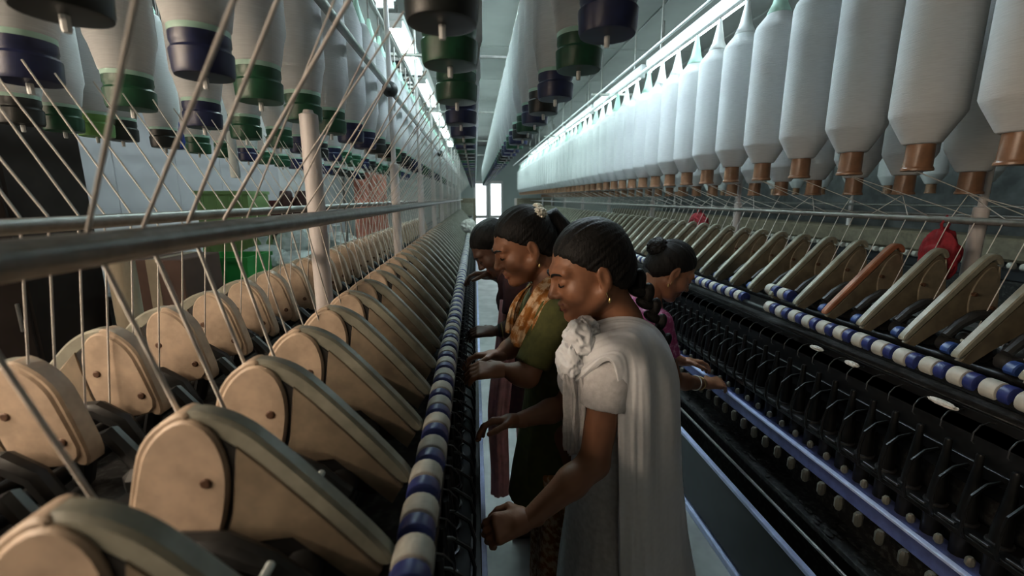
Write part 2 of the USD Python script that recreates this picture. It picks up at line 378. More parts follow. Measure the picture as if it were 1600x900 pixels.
def frame_body(frame, xc, xr, s, zr, y0, y1, xrail):
    """Casing of one side between its centre line xc and the rail at xrail."""
    lo, hi = (lambda a, b: (min(a, b), max(a, b)))(xc, xr-s*.01)
    obj('roller_beam', box(*sorted((xc, xr-s*.02)), y0, y1, zr-.135, zr-.068, .004), 'dusty', frame, False)
    obj('beam_apron', box(*sorted((xr-s*.03, xr-s*.02)), y0, y1, zr-.26, zr-.07, .003), 'black_steel', frame, False)
    obj('ring_rail', box(*sorted((xrail-s*.09, xrail-s*.008)), y0, y1, .858, .872, .002), 'black_steel', frame, False)
    obj('separator_beam', box(*sorted((xrail-s*.09, xrail-s*.075)), y0, y1, .985, 1.015, .002), 'black_steel', frame, False)
    obj('guide_board', box(*sorted((xrail-s*.10, xrail-s*.075)), y0, y1, 1.11, 1.135, .002), 'black_steel', frame, False)
    obj('spindle_rail', box(*sorted((xrail-s*.075, xrail)), y0, y1, .735, .785, .003), 'blue_paint', frame, False)
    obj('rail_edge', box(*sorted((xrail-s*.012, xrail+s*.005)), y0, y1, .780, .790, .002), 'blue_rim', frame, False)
    obj('inner_panel', box(*sorted((xc, xrail-s*.12)), y0, y1, .05, zr-.13, 0), 'dusty', frame, False)
    obj('drive_tape_shelf', box(*sorted((xrail-s*.12, xrail-s*.012)), y0, y1, .54, .56, .002), 'dusty', frame, False)
    obj('conduit_pipe', lathe([(.006, y0), (.006, y1)], 8, 'y', (xrail-s*.004, 0, .50)), 'grey_steel', frame)
    obj('skirt_panel', box(*sorted((xrail-s*.03, xrail-s*.006)), y0, y1, .055, .375, .003), 'dark_panel', frame, False)
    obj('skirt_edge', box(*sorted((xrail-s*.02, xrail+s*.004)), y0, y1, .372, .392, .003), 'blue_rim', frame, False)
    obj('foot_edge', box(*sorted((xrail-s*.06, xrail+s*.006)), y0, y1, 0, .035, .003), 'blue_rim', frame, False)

# left machine
LXR, LZR, LP = -.075, 1.235, .144
LXC = -.447; LXF = 2*LXC-LXR
L_END = 11.6
left = thing('spinning_frame', 'beige and black spinning machine filling the left side, nearest the camera', 'spinning machine', (LXC, 0, 0))
NL = 58
build_row(left, LXR, 1, LZR-.012, .438-LP*2, LP, NL, LP/2, 1)
build_row(left, LXF, -1, LZR-.012, .748-LP*3, LP, 34, LP/2, -1)
ysL = [.450-LP*2 + LP*k + d for k in range(NL) for d in (-.036, .036)]
top_rollers(left, LXR, LZR, ysL)
back_rollers(left, LXR, 1, LZR, [.450-LP*2+LP*k+d for k in range(16) for d in (-.036, .036)], -.2, L_END)
back_rollers(left, LXF, -1, LZR, [], -.2, L_END)
spindle_parts(left, -.014, 1, [.34+.072*k for k in range(84)], LZR)
frame_body(left, LXC, LXR, 1, LZR, -.3, L_END, .010)
frame_body(left, LXC, LXF, -1, LZR, -.3, L_END, 2*LXC-.006)
obj('suction_duct', box(LXC-.045, LXC+.045, -.3, L_END, 1.15, 1.235, .01), 'rubber', left, False)
obj('cover_tray', box(LXC+.055, LXC+.125, -.3, 1.6, 1.212, 1.222, .002), 'tray', left, False)
obj('cover_tray', box(LXC-.155, LXC-.075, -.3, 3.0, 1.190, 1.200, .002), 'dusty', left, False)
for k in range(22):
    y = .30+LP*k
    obj('bearing_block', box(LXC-.03, LXC+.03, y-.03, y+.03, 1.235, 1.275, .012), 'rubber', left, False)
    obj('suction_hose', tube([(LXC-.04, y+.03, 1.25), (LXC-.09, y+.05, 1.29), (LXC-.13, y+.055, 1.27), (LXC-.15, y+.06, 1.21)], .013, 8), 'rubber', left)

# right machine
RXR, RZR, RP = 1.162, 1.205, .14
RXC = 1.57
right = thing('spinning_frame', 'beige and black spinning machine along the right side of the aisle', 'spinning machine', (RXC, 0, 0))
NR = 60
def right_arm_row():
    build_row(right, RXR-.012, -1, RZR+.042, .94-RP*3, RP, NR, RP/2, -1, orange=6, mats=('dun', 'dun_top', 'dun_dark'), ARM=ARM_STRAIGHT)
right_arm_row()
ysR = [y for y in (.825-.07*2 + .07*k for k in range(2*NR)) if not 1.64 < y < 1.80]
top_rollers(right, RXR, RZR, ysR)
# a lifted pair of rollers where two are missing from the row
top_rollers(right, RXR+.038, 1.262, [1.578, 1.655])
cradles(right, RXR-.012, -1, RZR+.02, [.94-RP*3+RP*k+.05 for k in range(40)])
back_rollers(right, RXR, -1, RZR+.03, [.94-RP*3+RP*k+d for k in range(16) for d in (-.035, .035)], -.2, L_END)
spindle_parts(right, 1.10, -1, [.62+.07*k for k in range(84)], RZR)
frame_body(right, RXC, RXR, -1, RZR, -.3, L_END, 1.10)
obj('suction_duct', box(RXC-.045, RXC+.045, -.3, L_END, 1.15, 1.235, .01), 'rubber', right, False)

for fr, a, b in ((left, -.93, .02), (right, 1.08, 2.06)):
    e = obj('end_cabinet', box(a, b, L_END, L_END+.75, 0, 1.62, .015), 'dun', fr, False)
    obj('door', box(a+.06, b-.06, L_END-.012, L_END+.001, .15, 1.5, .004), 'dun_top', e, False)
    obj('handle', box((a+b)/2-.01, (a+b)/2+.01, L_END-.03, L_END-.010, .8, .95, .003), 'grey_steel', e, False)
def guides(fr, xr, s, zr, ys):
    for y in ys:
        obj('roving_guide', [lathe([(.0045, -.024), (.0045, .024)], 8, 'y', (xr-s*.125, y, zr+.052)), tube([(xr-s*.125, y, zr+.052), (xr-s*.150, y, zr+.040)], .004, 6)], 'sack', fr)
guides(left, LXR, 1, LZR, [.438-LP*2+LP*k+.06 for k in range(14)])
guides(right, RXR, -1, RZR, [.94-RP*3+RP*k+.06 for k in range(16)])

# third machine, seen through the gaps on the right
third = thing('spinning_frame', 'distant spinning machine beyond the right one, seen as a dotted roller line', 'spinning machine', (3.75, 0, 0))
rolls = [lathe(barrel(-.012, .02, .022), 10, 'y', (3.40, 1.6+.07*k, 1.205)) for k in range(110)]
p = obj('top_rollers', rolls, 'cot', third); p.SetCustomDataByKey('kind', 'stuff')
obj('roller_beam', box(3.43, 4.1, .5, L_END, 1.10, 1.18, .01), 'dark_panel', third, False)
obj('casing', box(3.42, 4.1, .5, L_END, .05, 1.10, .01), 'dusty', third, False)
obj('rear_housing', box(3.6, 3.9, .5, L_END, 1.2, 1.36, .02), 'dun_dark', third, False)

# ------------------------------------------------------------------ creels: poles, pipes, guide bars
def creel(label, xp, poles, pipe, bar, bar2, z_thick, rails, ztop, balls=(), zfoot=1.2, short=False):
    t = thing('creel', label, 'creel', (xp, 0, zfoot))
    for y in poles:
        obj('pole', lathe([(.020, zfoot), (.020, z_thick+.03), (.012, z_thick+.034), (.010, z_thick+.04)] if short and y == poles[0] else [(.020, zfoot), (.020, z_thick), (.011, z_thick+.004), (.011, ztop)], 14, 'z', (xp, y, 0)), 'white_paint', t)
    if pipe:
        obj('top_pipe', lathe([(.0125, -.2), (.0125, L_END)], 12, 'y', (xp, 0, pipe)), 'chrome', t)
    for y in balls:
        b = trimesh.creation.icosphere(3, .034); b.apply_translation([xp, y, pipe]); obj('clamp_ball', b, 'rubber', t)
    for (x, z, r) in (bar, bar2):
        obj('guide_bar', lathe([(r, -.2), (r, L_END)], 14, 'y', (x, 0, z)), 'grey_steel', t)
    for y in poles:
        obj('bar_bracket', box(min(bar[0], xp)-.004, max(bar[0], xp)+.004, y-.008, y+.008, bar[1]-.008, bar[1]+.004, .002), 'grey_steel', t, False)
    for (x, z, r, m) in rails:
        obj('hanging_rail', lathe([(r, -.2), (r, L_END)], 10, 'y', (x, 0, z)), m, t)
    for y in poles[::2]:
        xs = [q[0] for q in rails]
        obj('cross_arm', box(min(xs), max(xs), y-.012, y+.012, rails[0][1]+.012, rails[0][1]+.03, .003), 'grey_steel', t, False)
        obj('drop_rod', tube([(xp, y, rails[0][1]+.03), (xp, y, ZC)], .009, 6), 'grey_steel', t)
    return t
LROWS = [(-.455, 1.842), (-.75, 1.832), (-1.20, 1.832), (-.040, 1.87), (.228, 1.91)]
creel('white posts and steel pipes carrying bobbins over the left machine', -.365, [1.07, 2.12, 3.1, 4.05, 5.0, 6.2, 7.4, 8.6, 9.8, 11.0], 2.098,
      (-.325, 1.587, .0150), (-.565, 1.595, .0105), 1.78, [(x, 2.50, .012, 'grey_steel') for x, z in LROWS], 2.50, balls=(2.12, 5.0), short=True)
creel('white posts and rails carrying bobbins over the right machine', 1.57, [1.27, 2.57, 3.87, 5.17, 6.47, 7.77, 9.07, 10.37], None,
      (1.452, 1.563, .0105), (1.69, 1.563, .0105), 1.60, [(1.14, 2.455, .016, 'lamp_white'), (1.57, 2.455, .012, 'lamp_white'), (.985, 2.43, .008, 'lamp_white')], 2.45)

creel('dim posts and rail carrying bobbins over the distant machine beyond the right one', 3.75, [2.2, 4.2, 6.2, 8.2], None, (3.6, 1.57, .0105), (3.9, 1.57, .0105), 1.60, [(3.25, 2.475, .012, 'grey_steel'), (3.75, 2.475, .012, 'grey_steel')], 2.47)

# ------------------------------------------------------------------ hanging bobbins
def left_bobbin(cup, label, loc, r=.0600, h=.43, cr=.046):
    t = thing('roving_bobbin', label, 'bobbin', loc)
    n = 26
    obj('yarn_body', lathe([(cr*.95, .060), (cr+.002, .066), (r-.006, .112), (r, .130), (r*1.005, .25), (r, h-.045), (r-.006, h-.025), (.038, h+.03), (.030, h+.033)], n), 'yarn', t, 35, True)
    obj('ring', lathe([(cr*.93, .050), (cr*.98, .053), (cr*.99, .062), (cr*.95, .066)], n), 'mint', t, 35, True)
    c = obj('cup', lathe([(cr*.80, -.012), (cr*.95, -.011), (cr*.99, -.005), (cr*1.03, .026), (cr*.94, .031), (cr*.94, .036), (cr*.98, .040), (cr*.98, .054)], n), cup, t, 30, True)
    obj('pin', lathe([(.004, -.030), (.005, -.027), (.005, -.008)], 8), 'cap_white', c, 30, True)
    obj('top_cone', lathe([(.028, h+.030), (.030, h+.045), (.012, h+.10), (.007, h+.13)], 14), 'mint', t, 30, True)
    obj('hanger', tube([(0, 0, h+.12), (0, 0, 2.51-loc[2])], .0045, 6), 'grey_steel', t, 30, True)
    return t
def right_bobbin(cap, label, loc, r=.076):
    t = thing('roving_bobbin', label, 'bobbin', loc)
    n = 28
    obj('yarn_body', lathe([(.034, .066), (.040, .070), (.071, .128), (r, .140), (r*1.01, .30), (r, .545), (.070, .565), (.034, .610), (.030, .612)], n), 'yarn', t, 35, True)
    obj('tube', lathe([(.029, 0), (.0335, .001), (.0335, .006), (.030, .012), (.029, .060), (.029, .068)], n), 'brown_tube', t, 30, True)
    c = obj('top_cap', lathe([(.040, .600), (.041, .606), (.026, .640), (.014, .700), (.008, .735), (.006, .738)], 18), cap, t, 30, True)
    obj('hanger', tube([(0, 0, .73), (0, 0, 2.455-loc[2])], .0045, 6), 'grey_steel', c, 30, True)
    return t
ROWNAME = {0: 'left middle row', 1: 'inner left row', 2: 'outer left row', 3: 'overhead row', 4: 'aisle row'}
CUPWORD = {'cup_green': 'green', 'cup_navy': 'navy', 'cup_black': 'black', 'cup_lime': 'lime'}
def row_positions():
    A = [(.38, 'g'), (.585, 'k'), (.850, 'n'), (1.050, 'g'), (1.30, 'g'), (1.53, 'g'), (1.76, 'n')]
    C = [(.60, 'n'), (.868, 'n'), (1.10, 'g'), (1.365, 'n'), (1.60, 'g'), (1.86, 'g')]
    D = [(1.14, 'k'), (1.345, 'k'), (1.47, 'g'), (1.585, 'l'), (1.69, 'k')]
    R2 = [(.66, 'k'), (.855, 'g'), (1.16, 'g'), (1.50, 'n'), (1.80, 'n')]
    R1 = [(.60, 'n'), (.803, 'n'), (1.015, 'g'), (1.30, 'n'), (1.52, 'k')]
    rows = []
    for k, first in enumerate((A, C, D, R2, R1)):
        y = first[-1][0]; seq = list(first)
        while y < (10.2 if k in (0, 3, 4) else 5.0):
            y += .215; seq.append((y, RNG.choice('ggnnk' if k != 4 else 'nngk')))
        rows.append(seq)
    return rows
KEY = {'g': 'cup_green', 'n': 'cup_navy', 'k': 'cup_black', 'l': 'cup_lime'}
protos = {}
BOBL = []
GRP = ['bobbins far down the middle row', 'bobbins far down the inner left row', 'bobbins far down the outer left row', 'bobbins far down the overhead row', 'bobbins far down the aisle row']
def bob_label(word, k, i):
    n = WORDS[i] if i < len(WORDS) else None
    if n is None: return f'{word} cupped white bobbin far down the {ROWNAME[k]}', GRP[k]+' with '+word+' cups'
    return f'white bobbin with {word} cup, {n} from the camera in the {ROWNAME[k]}', 'bobbins in the '+ROWNAME[k]
for k, seq in enumerate(row_positions()):
    x, z = LROWS[k]
    seq = [(y, c) for y, c in seq if seen((x, y, z), (x+.05, y, z), (x, y, z+.1), (x-.05, y, z))]
    for i, (y, c) in enumerate(seq):
        big = k >= 3
        lab, grp = bob_label(CUPWORD[KEY[c]], k, i)
        key = (KEY[c], z)
        loc = (x, y, z)
        if key not in protos:
            protos[key] = left_bobbin(KEY[c], lab, loc, r=.0625 if not big else .064, cr=.046 if not big else .049); tag(protos[key], group=grp)
        else: dup(protos[key], loc, lab, grp)
        BOBL.append((k, x, y, z))
rproto = {}
BOBR = []
for row, (x, z, y0, n) in enumerate(((1.14, 1.697, .665, 51), (1.50, 1.640, .62, 45))):
    first = next(i for i in range(n) if seen((x-.06, y0+.2125*i, z+.02), (x-.06, y0+.2125*i+.06, z+.2)))
    for i in range(n-first):
        y = y0+.2125*(i+first); cap = 'mint' if i % 3 == 1 else 'cap_white'
        rn = 'front' if row == 0 else 'back'
        cw = 'mint' if cap == 'mint' else 'white'
        if i < 12: lab, grp = f'tall white bobbin on brown tube, {WORDS[i]} from the camera in the right {rn} row', f'right {rn} row of bobbins'
        else: lab, grp = f'{cw} capped white bobbin on brown tube, far down the right {rn} row', f'{cw} capped bobbins far down the right {rn} row'
        if (cap, row) not in rproto: rproto[(cap, row)] = right_bobbin(cap, lab, (x, y, z)); tag(rproto[(cap, row)], group=grp)
        else: dup(rproto[(cap, row)], (x, y, z), lab, grp)
        BOBR.append((row, x, y, z))

for i in range(18):
    dup(rproto[('cap_white', 1)], (3.25, 2.3+.34*i, 1.66), 'dim white bobbin glimpsed over the distant machine beyond the right one', 'bobbins over the distant machine')
# ------------------------------------------------------------------ roving strands
def strand(pts, r, label, group):
    o = thing('roving_strand', label, 'yarn strand', pts[1], group)
    obj('upper_run', tube(pts[:2], r, 6), 'strand', o, 60)
    obj('lower_run', tube(pts[1:], r, 6), 'strand', o, 60)
nb = [.290, .404, .468, .538, .612, .672, .738, .808]
while nb[-1] < 7.6: nb.append(nb[-1]+.072)
def nearest(rows, y, off, data):
    c = [q for q in data if q[0] in rows]
    return min(c, key=lambda q: abs(q[2]-(y+off)))
for i, y in enumerate(nb):
    top = (-.085 - .04*(i % 2), y-.115 - .02*(i % 3), 1.86) if i else (-.42, y-.03, 1.86)
    rr = .0021 if i < 5 else .0012
    lab = (f'thick white strand crossing the near guide bar, {WORDS[i]} from the camera' if i < 12 else 'thin white strand crossing the near guide bar far along the left machine')
    strand([top, (-.327, y, 1.602), (-.285, y+.088, 1.205)], rr, lab, 'strands over the near guide bar of the left machine' if i < 12 else 'far strands over the near guide bar of the left machine')
fb = [.500, .552, .607, .644, .690, .736, .789, .852, .92]
while fb[-1] < 5.2: fb.append(fb[-1]+.076)
fb = [y for y in fb if seen((-.567, y, 1.606), (-.62, y, 1.7), (-.60, y-.015, 1.35))]
for i, y in enumerate(fb):
    q = nearest((1, 2), y, .10, BOBL)
    lab = (f'thin white strand slanting down to the far guide bar, {WORDS[i]} from the camera' if i < 12 else 'thin white strand slanting to the far guide bar, far along the left machine')
    strand([(-.68-.02*(i % 2), y+.012*math.sin(3*i), 1.835), (-.567, y, 1.606), (-.600, y-.015, 1.30)], .0014, lab, 'strands over the far guide bar of the left machine' if i < 12 else 'far strands over the far guide bar of the left machine')
ry = [y for y in (.62+.07*i for i in range(96)) if seen((1.450, y, 1.572), (1.38, y, 1.4), (1.318, y-.012, 1.25))]
for i, y in enumerate(ry):
    q = BOBR[int(np.argmin([abs(b[2]-y-.03)+(0 if b[0] == 1-i % 2 else .5) for b in BOBR]))]
    lab = (f'thin white strand over the right guide bar, {WORDS[i]} from the camera' if i < 12 else 'thin white strand over the right guide bar farther down the aisle')
    strand([(q[1], q[2], q[3]), (1.450, y, 1.572), (1.318, y-.012, 1.250)], .0014, lab, 'near strands over the right guide bar' if i < 12 else 'far strands over the right guide bar')

# ------------------------------------------------------------------ people: signed distances, smoothly joined, meshed on a grid
from scipy.interpolate import make_interp_spline
from scipy.ndimage import zoom
mat('skin', (.25, .108, .056), .48, scale=20, var=.10)
mat('skin_dark', (.09, .040, .024), .5, scale=20, var=.10)
mat('lip', (.20, .055, .045), .4)
mat('hair', (.0075, .0066, .0062), .58, scale=30, var=.5, stretch=(6, 6, 1), bump=.6, spec=.22)
mat('eye_white', (.55, .50, .46), .3)
mat('iris', (.02, .012, .01), .2)
mat('white_cotton', (.83, .83, .85), .85, scale=90, var=.03, trans=.10)
mat('white_kameez', (.62, .60, .60), .85, scale=70, var=.12, trans=.08)
mat('olive_cotton', (.072, .076, .018), .85, scale=40, var=.2)
mat('orange_print', (.50, .18, .025), .8, scale=42, var=.3, col2=(.66, .46, .28), lo=.45, hi=.6)
mat('grey_cotton', (.26, .23, .21), .85, scale=60, var=.2)
mat('plum_cotton', (.13, .045, .075), .85, scale=30, var=.3)
mat('maroon_cotton', (.045, .014, .018), .85, scale=30, var=.3)
mat('magenta_cotton', (.46, .06, .20), .8, scale=60, var=.3, col2=(.62, .30, .42), lo=.5, hi=.7)
mat('pink_cotton', (.90, .44, .46), .8, scale=20, var=.2)
mat('gold', (.75, .55, .25), .25, .9)
mat('flower', (.75, .72, .62), .7)
mat('purple_cotton', (.06, .035, .06), .85, scale=30, var=.3)
def U(v): v = np.asarray(v, float); return v/np.linalg.norm(v)
def capd(a, b, ra, rb):
    a = np.asarray(a, float); b = np.asarray(b, float); ba = b-a; L = ba@ba+1e-12
    def d(p):
        t = np.clip(((p-a)@ba)/L, 0, 1)
        return np.linalg.norm(p-a-t[:, None]*ba, axis=1)-(ra+(rb-ra)*t)
    return d
def elld(c, r, R=None):
    c = np.asarray(c, float); r = np.asarray(r, float)
    def d(p):
        q = p-c
        if R is not None: q = q@R
        k0 = np.linalg.norm(q/r, axis=1); k1 = np.linalg.norm(q/(r*r), axis=1)+1e-9
        return k0*(k0-1)/k1
    return d
def smin(a, b, k):
    if k <= 0: return np.minimum(a, b)
    h = np.clip(.5+.5*(b-a)/k, 0, 1); return b+(a-b)*h-k*h*(1-h)
def field(prims):
    """prims: (distance, blend, op) with op '+' joins, '-' carves."""
    def d(p):
        out = None
        for f, k, op in prims:
            v = f(p)
            if out is None: out = v
            elif op == '+': out = smin(out, v, k)
            else: out = -smin(-out, v, k)
        return out
    return d
def nets(f, lo, hi, h):
    """Surface nets of f < 0 inside the box, evaluated near the surface only."""
    lo = np.asarray(lo, float)-2*h; n = np.ceil((np.asarray(hi, float)+2*h-lo)/(4*h)).astype(int)+1
    cg = np.stack(np.meshgrid(*[np.arange(k) for k in n], indexing='ij'), -1).reshape(-1, 3)
    cv = f(lo+cg*4*h).reshape(n)
    N = (n-1)*4+1
    V = zoom(cv, [a/b for a, b in zip(N, n)], order=1, grid_mode=False)
    m = np.abs(V) < 5.5*h
    idx = np.argwhere(m); V[m] = f(lo+idx*h)
    V[0], V[-1], V[:, 0], V[:, -1], V[:, :, 0], V[:, :, -1] = (np.maximum(x, h*.5) for x in (V[0], V[-1], V[:, 0], V[:, -1], V[:, :, 0], V[:, :, -1]))
    S = V < 0
    C = N-1; acc = np.zeros((*C, 3)); cnt = np.zeros(C)
    gi = np.stack(np.meshgrid(*[np.arange(k) for k in C], indexing='ij'), -1)
    for ax in range(3):
        o = [a for a in range(3) if a != ax]
        for i in (0, 1):
            for j in (0, 1):
                sl = [slice(0, C[k]) for k in range(3)]; s2 = list(sl)
                for k, s in zip(o, (i, j)): sl[k] = slice(s, s+C[k]); s2[k] = sl[k]
                s2[ax] = slice(1, 1+C[ax])
                a, b = V[tuple(sl)], V[tuple(s2)]
                cr = (a < 0) != (b < 0)
                t = np.where(cr, a/(a-b+1e-20), 0)
                cnt += cr
                acc[..., ax] += np.where(cr, t, 0)
                for k, s in zip(o, (i, j)): acc[..., k] += cr*s
    act = cnt > 0
    ids = np.full(C, -1); ids[act] = np.arange(act.sum())
    P = lo+(gi[act]+acc[act]/cnt[act][:, None])*h
    F = []
    for ax in range(3):
        o = [a for a in range(3) if a != ax]
        sl = [slice(1, C[k]) for k in range(3)]; sl[ax] = slice(0, C[ax]); s2 = list(sl); s2[ax] = slice(1, C[ax]+1)
        a, b = S[tuple(sl)], S[tuple(s2)]
        e = np.argwhere(a != b)
        if not len(e): continue
        pos = e.copy()
        for k in range(3): pos[:, k] += sl[k].start
        inside = S[tuple(pos.T)]
        def cell(d0, d1):
            q = pos.copy(); q[:, o[0]] -= d0; q[:, o[1]] -= d1; return ids[tuple(q.T)]
        q = np.stack([cell(1, 1), cell(0, 1), cell(0, 0), cell(1, 0)], 1)
        fl = inside if ax != 1 else ~inside
        q = np.where(fl[:, None], q, q[:, ::-1])
        F.append(q)
    F = np.vstack(F)
    F = F[(F >= 0).all(1)]
    return trimesh.Trimesh(P, np.vstack([F[:, [0, 1, 2]], F[:, [0, 2, 3]]]), process=False)
def weld(parts):
    try:
        M = None
        for m in parts:
            q = m3.Manifold(m3.Mesh(np.asarray(m.vertices, np.float32), np.asarray(m.faces, np.uint32)))
            if q.is_empty(): raise ValueError('not manifold')
            M = q if M is None else M+q
        o = M.to_mesh(); return trimesh.Trimesh(o.vert_properties[:, :3], o.tri_verts, process=False)
    except Exception as e:
        print('weld', e); return cat(parts)
def wobble(m, amp, sc, seed=0, zfade=None):
    n = m.vertex_normals; p = m.vertices*np.asarray(sc)
    a = (meshkit.fbm(p, 3, seed)-.5)*2*amp
    if zfade is not None: a = a*np.clip(zfade(m.vertices[:, 2]), 0, None)
    return trimesh.Trimesh(m.vertices+n*a[:, None], m.faces, process=False)
def hframe(f, roll=0.0):
    f = U(f); l = U(np.cross([0, 0, 1.0], f)); u = np.cross(f, l)
    return np.stack([f, l, u], 1)      # columns: forward, left, up
def head_prims(E, R):
    W = lambda f, l, u: E+R@np.array([f, l, u])
    P = [(elld(W(-.012, 0, .045), (.094, .073, .086), R), 0, '+'),
         (elld(W(.034, 0, -.008), (.060, .060, .092), R), .02, '+'),
         (capd(W(-.002, 0, -.03), W(.068, 0, -.072), .048, .022), .02, '+'),
         (elld(W(.079, 0, -.080), (.019, .022, .016), R), .018, '+')]
    for s in (-1, 1):
        P += [(elld(W(.056, s*.040, -.016), (.028, .022, .026), R), .022, '+'),
              (capd(W(.083, s*.012, .040), W(.072, s*.044, .040), .012, .011), .016, '+'),
              (capd(W(.006, s*.058, -.035), W(.052, s*.028, -.072), .020, .018), .02, '+')]
    for s in (-1, 1):
        P += [(elld(W(.100, s*.031, .019), (.014, .018, .011), R), .012, '-'),
              (elld(W(.0745, s*.031, .018), (.0155, .0165, .0135), R), .004, '+')]
    P += [(capd(W(.088, 0, .026), W(.108, 0, -.010), .0075, .0105), .012, '+'),
          (elld(W(.110, 0, -.012), (.010, .0105, .009), R), .006, '+')]
    for s in (-1, 1): P.append((elld(W(.098, s*.012, -.016), (.010, .008, .0075), R), .006, '+'))
    P += [(capd(W(.0955, -.004, -.041), W(.0955, .004, -.041), .0075, .0075), .006, '+'), (capd(W(.0935, -.004, -.054), W(.0935, .004, -.054), .0078, .0078), .006, '+')]
    for s in (-1, 1):
        P += [(capd(W(.094, s*.006, -.043), W(.081, s*.021, -.046), .0062, .004), .006, '+'), (capd(W(.092, s*.006, -.053), W(.081, s*.020, -.048), .0066, .004), .006, '+')]
    P.append((capd(W(.105, -.012, -.0475), W(.105, .012, -.0475), .0045, .0045), .003, '-'))
    for s in (-1, 1):
        P += [(elld(W(-.006, s*.074, .002), (.017, .0085, .032), R), .006, '+'), (elld(W(-.003, s*.083, .006), (.009, .006, .018), R), .004, '-'),
              (elld(W(.002, s*.074, -.026), (.008, .006, .009), R), .006, '+')]
    return P
def hand_prims(Wp, d, n, curl=.6, scale=1.0, thumb=1, spread=.0):
    """Wp wrist, d along the hand, n out of its back; thumb = which side (+1: side = d x n)."""
    d = U(d); n = U(np.asarray(n)-d*np.dot(n, d)); s = np.cross(d, n)*thumb
    k = scale; P = [(capd(Wp-d*.015, Wp+d*.03*k, .023*k, .022*k), .01, '+')]
    for o in (-.024, -.008, .008, .024):
        P.append((capd(Wp+d*.020*k+s*o*.6*k, Wp+d*.080*k+s*o*1.05*k, .0135*k, .0112*k), .012, '+'))
    spec = [(.0255, .068, 1.0), (.0088, .076, 1.05), (-.0082, .071, 1.1), (-.0245, .056, 1.2)]
    for o, L, c in spec:
        b = Wp+d*.080*k+s*o*k; a = 0.12
        for seg, (fr, cc, r) in enumerate(((.45, .55, .0092), (.31, .85, .0084), (.24, .5, .0076))):
            a += curl*c*cc
            e = b+(d*math.cos(a)-n*math.sin(a))*L*fr*k + s*spread*o*fr
            P.append((capd(b, e, r*k, (r-.0008)*k), .003 if seg else .005, '+')); b = e
    t0 = Wp+d*.022*k+s*.020*k; t1 = t0+(d*.55+s*.62-n*.35)*.040*k; t2 = t1+(d*.90+s*.10-n*.45)*.032*k; t3 = t2+(d*.9-s*.25-n*.4)*.024*k
    P += [(capd(t0, t1, .0135*k, .0108*k), .010, '+'), (capd(t1, t2, .0100*k, .0092*k), .004, '+'), (capd(t2, t3, .0090*k, .0078*k), .004, '+')]
    return P
def ring_tube(c, axis, r, t, n=20):
    axis = U(axis); a = U(np.cross(axis, [0.3, .2, .9])); b = np.cross(axis, a)
    th = np.linspace(0, 2*np.pi, n+1); return tube([np.asarray(c)+r*(math.cos(x)*a+math.sin(x)*b) for x in th], t, 6, False)
def loft(net, th, nu=60, nv=40, fold=0., freq=9., seed=0, relief=.0):
    net = np.asarray(net, float); r, c = net.shape[:2]
    A = make_interp_spline(np.arange(r), net.reshape(r, -1), k=min(3, r-1))(np.linspace(0, r-1, nu)).reshape(nu, c, 3)
    B = make_interp_spline(np.arange(c), A.transpose(1, 0, 2).reshape(c, -1), k=min(3, c-1))(np.linspace(0, c-1, nv)).reshape(nv, nu, 3).transpose(1, 0, 2)
    du = np.gradient(B, axis=0); dv = np.gradient(B, axis=1); N = np.cross(du, dv); N /= np.linalg.norm(N, axis=2, keepdims=True)+1e-9
    if fold or relief:
        v = np.linspace(0, 1, nv)[None, :]; u = np.linspace(0, 1, nu)[:, None]
        w = fold*(np.sin(freq*v*2*np.pi+1.3*np.sin(2.2*u+seed))*.6+np.sin(freq*2.3*v*2*np.pi+seed+2*u)*.3)
        q = np.stack(np.broadcast_arrays(u*3, v*9, 0*u*v+seed), -1)
        w = w+relief*(meshkit.fbm(q, 3, seed)-.5)*2
        B = B+N*w[..., None]
    top, bot = (B+N*th/2).reshape(-1, 3), (B-N*th/2).reshape(-1, 3); V = np.vstack([top, bot]); o = nu*nv; F = []
    i, j = np.meshgrid(np.arange(nu-1), np.arange(nv-1), indexing='ij'); a = (i*nv+j).ravel(); b = a+1; c2 = a+nv+1; d = a+nv
    F.append(np.stack([a, d, c2], 1)); F.append(np.stack([a, c2, b], 1)); F.append(np.stack([a, c2, d], 1)+o); F.append(np.stack([a, b, c2], 1)+o)
    loop = list(range(nv))+[k*nv+nv-1 for k in range(1, nu)]+[(nu-1)*nv+k for k in range(nv-2, -1, -1)]+[k*nv for k in range(nu-2, 0, -1)]
    for x, y in zip(loop, loop[1:]+loop[:1]): F.append(np.array([[x, y, y+o], [x, y+o, x+o]]))
    m = trimesh.Trimesh(V, np.vstack(F), process=False)
    return m
def braid(path, r0, r1, n):
    P = make_interp_spline(np.arange(len(path)), np.asarray(path, float), k=2)(np.linspace(0, len(path)-1, n)); out = []
    T = np.gradient(P, axis=0); T /= np.linalg.norm(T, axis=1, keepdims=True)
    for k in range(n):
        r = r0+(r1-r0)*k/(n-1); s = np.cross(T[k], [0.2, 1, 0]); s = U(s); side = 1 if k % 2 else -1
        ax = U(T[k]*.8-s*side*.6); y = U(np.cross(ax, [0, 1, .1])); R = np.stack([ax, y, np.cross(ax, y)], 1)
        e = trimesh.creation.icosphere(2, 1.0); e.vertices = (e.vertices*np.array([r*1.25, r*.72, r*.8]))@R.T+P[k]+s*side*r*.42
        out.append(e)
    return cat(out)
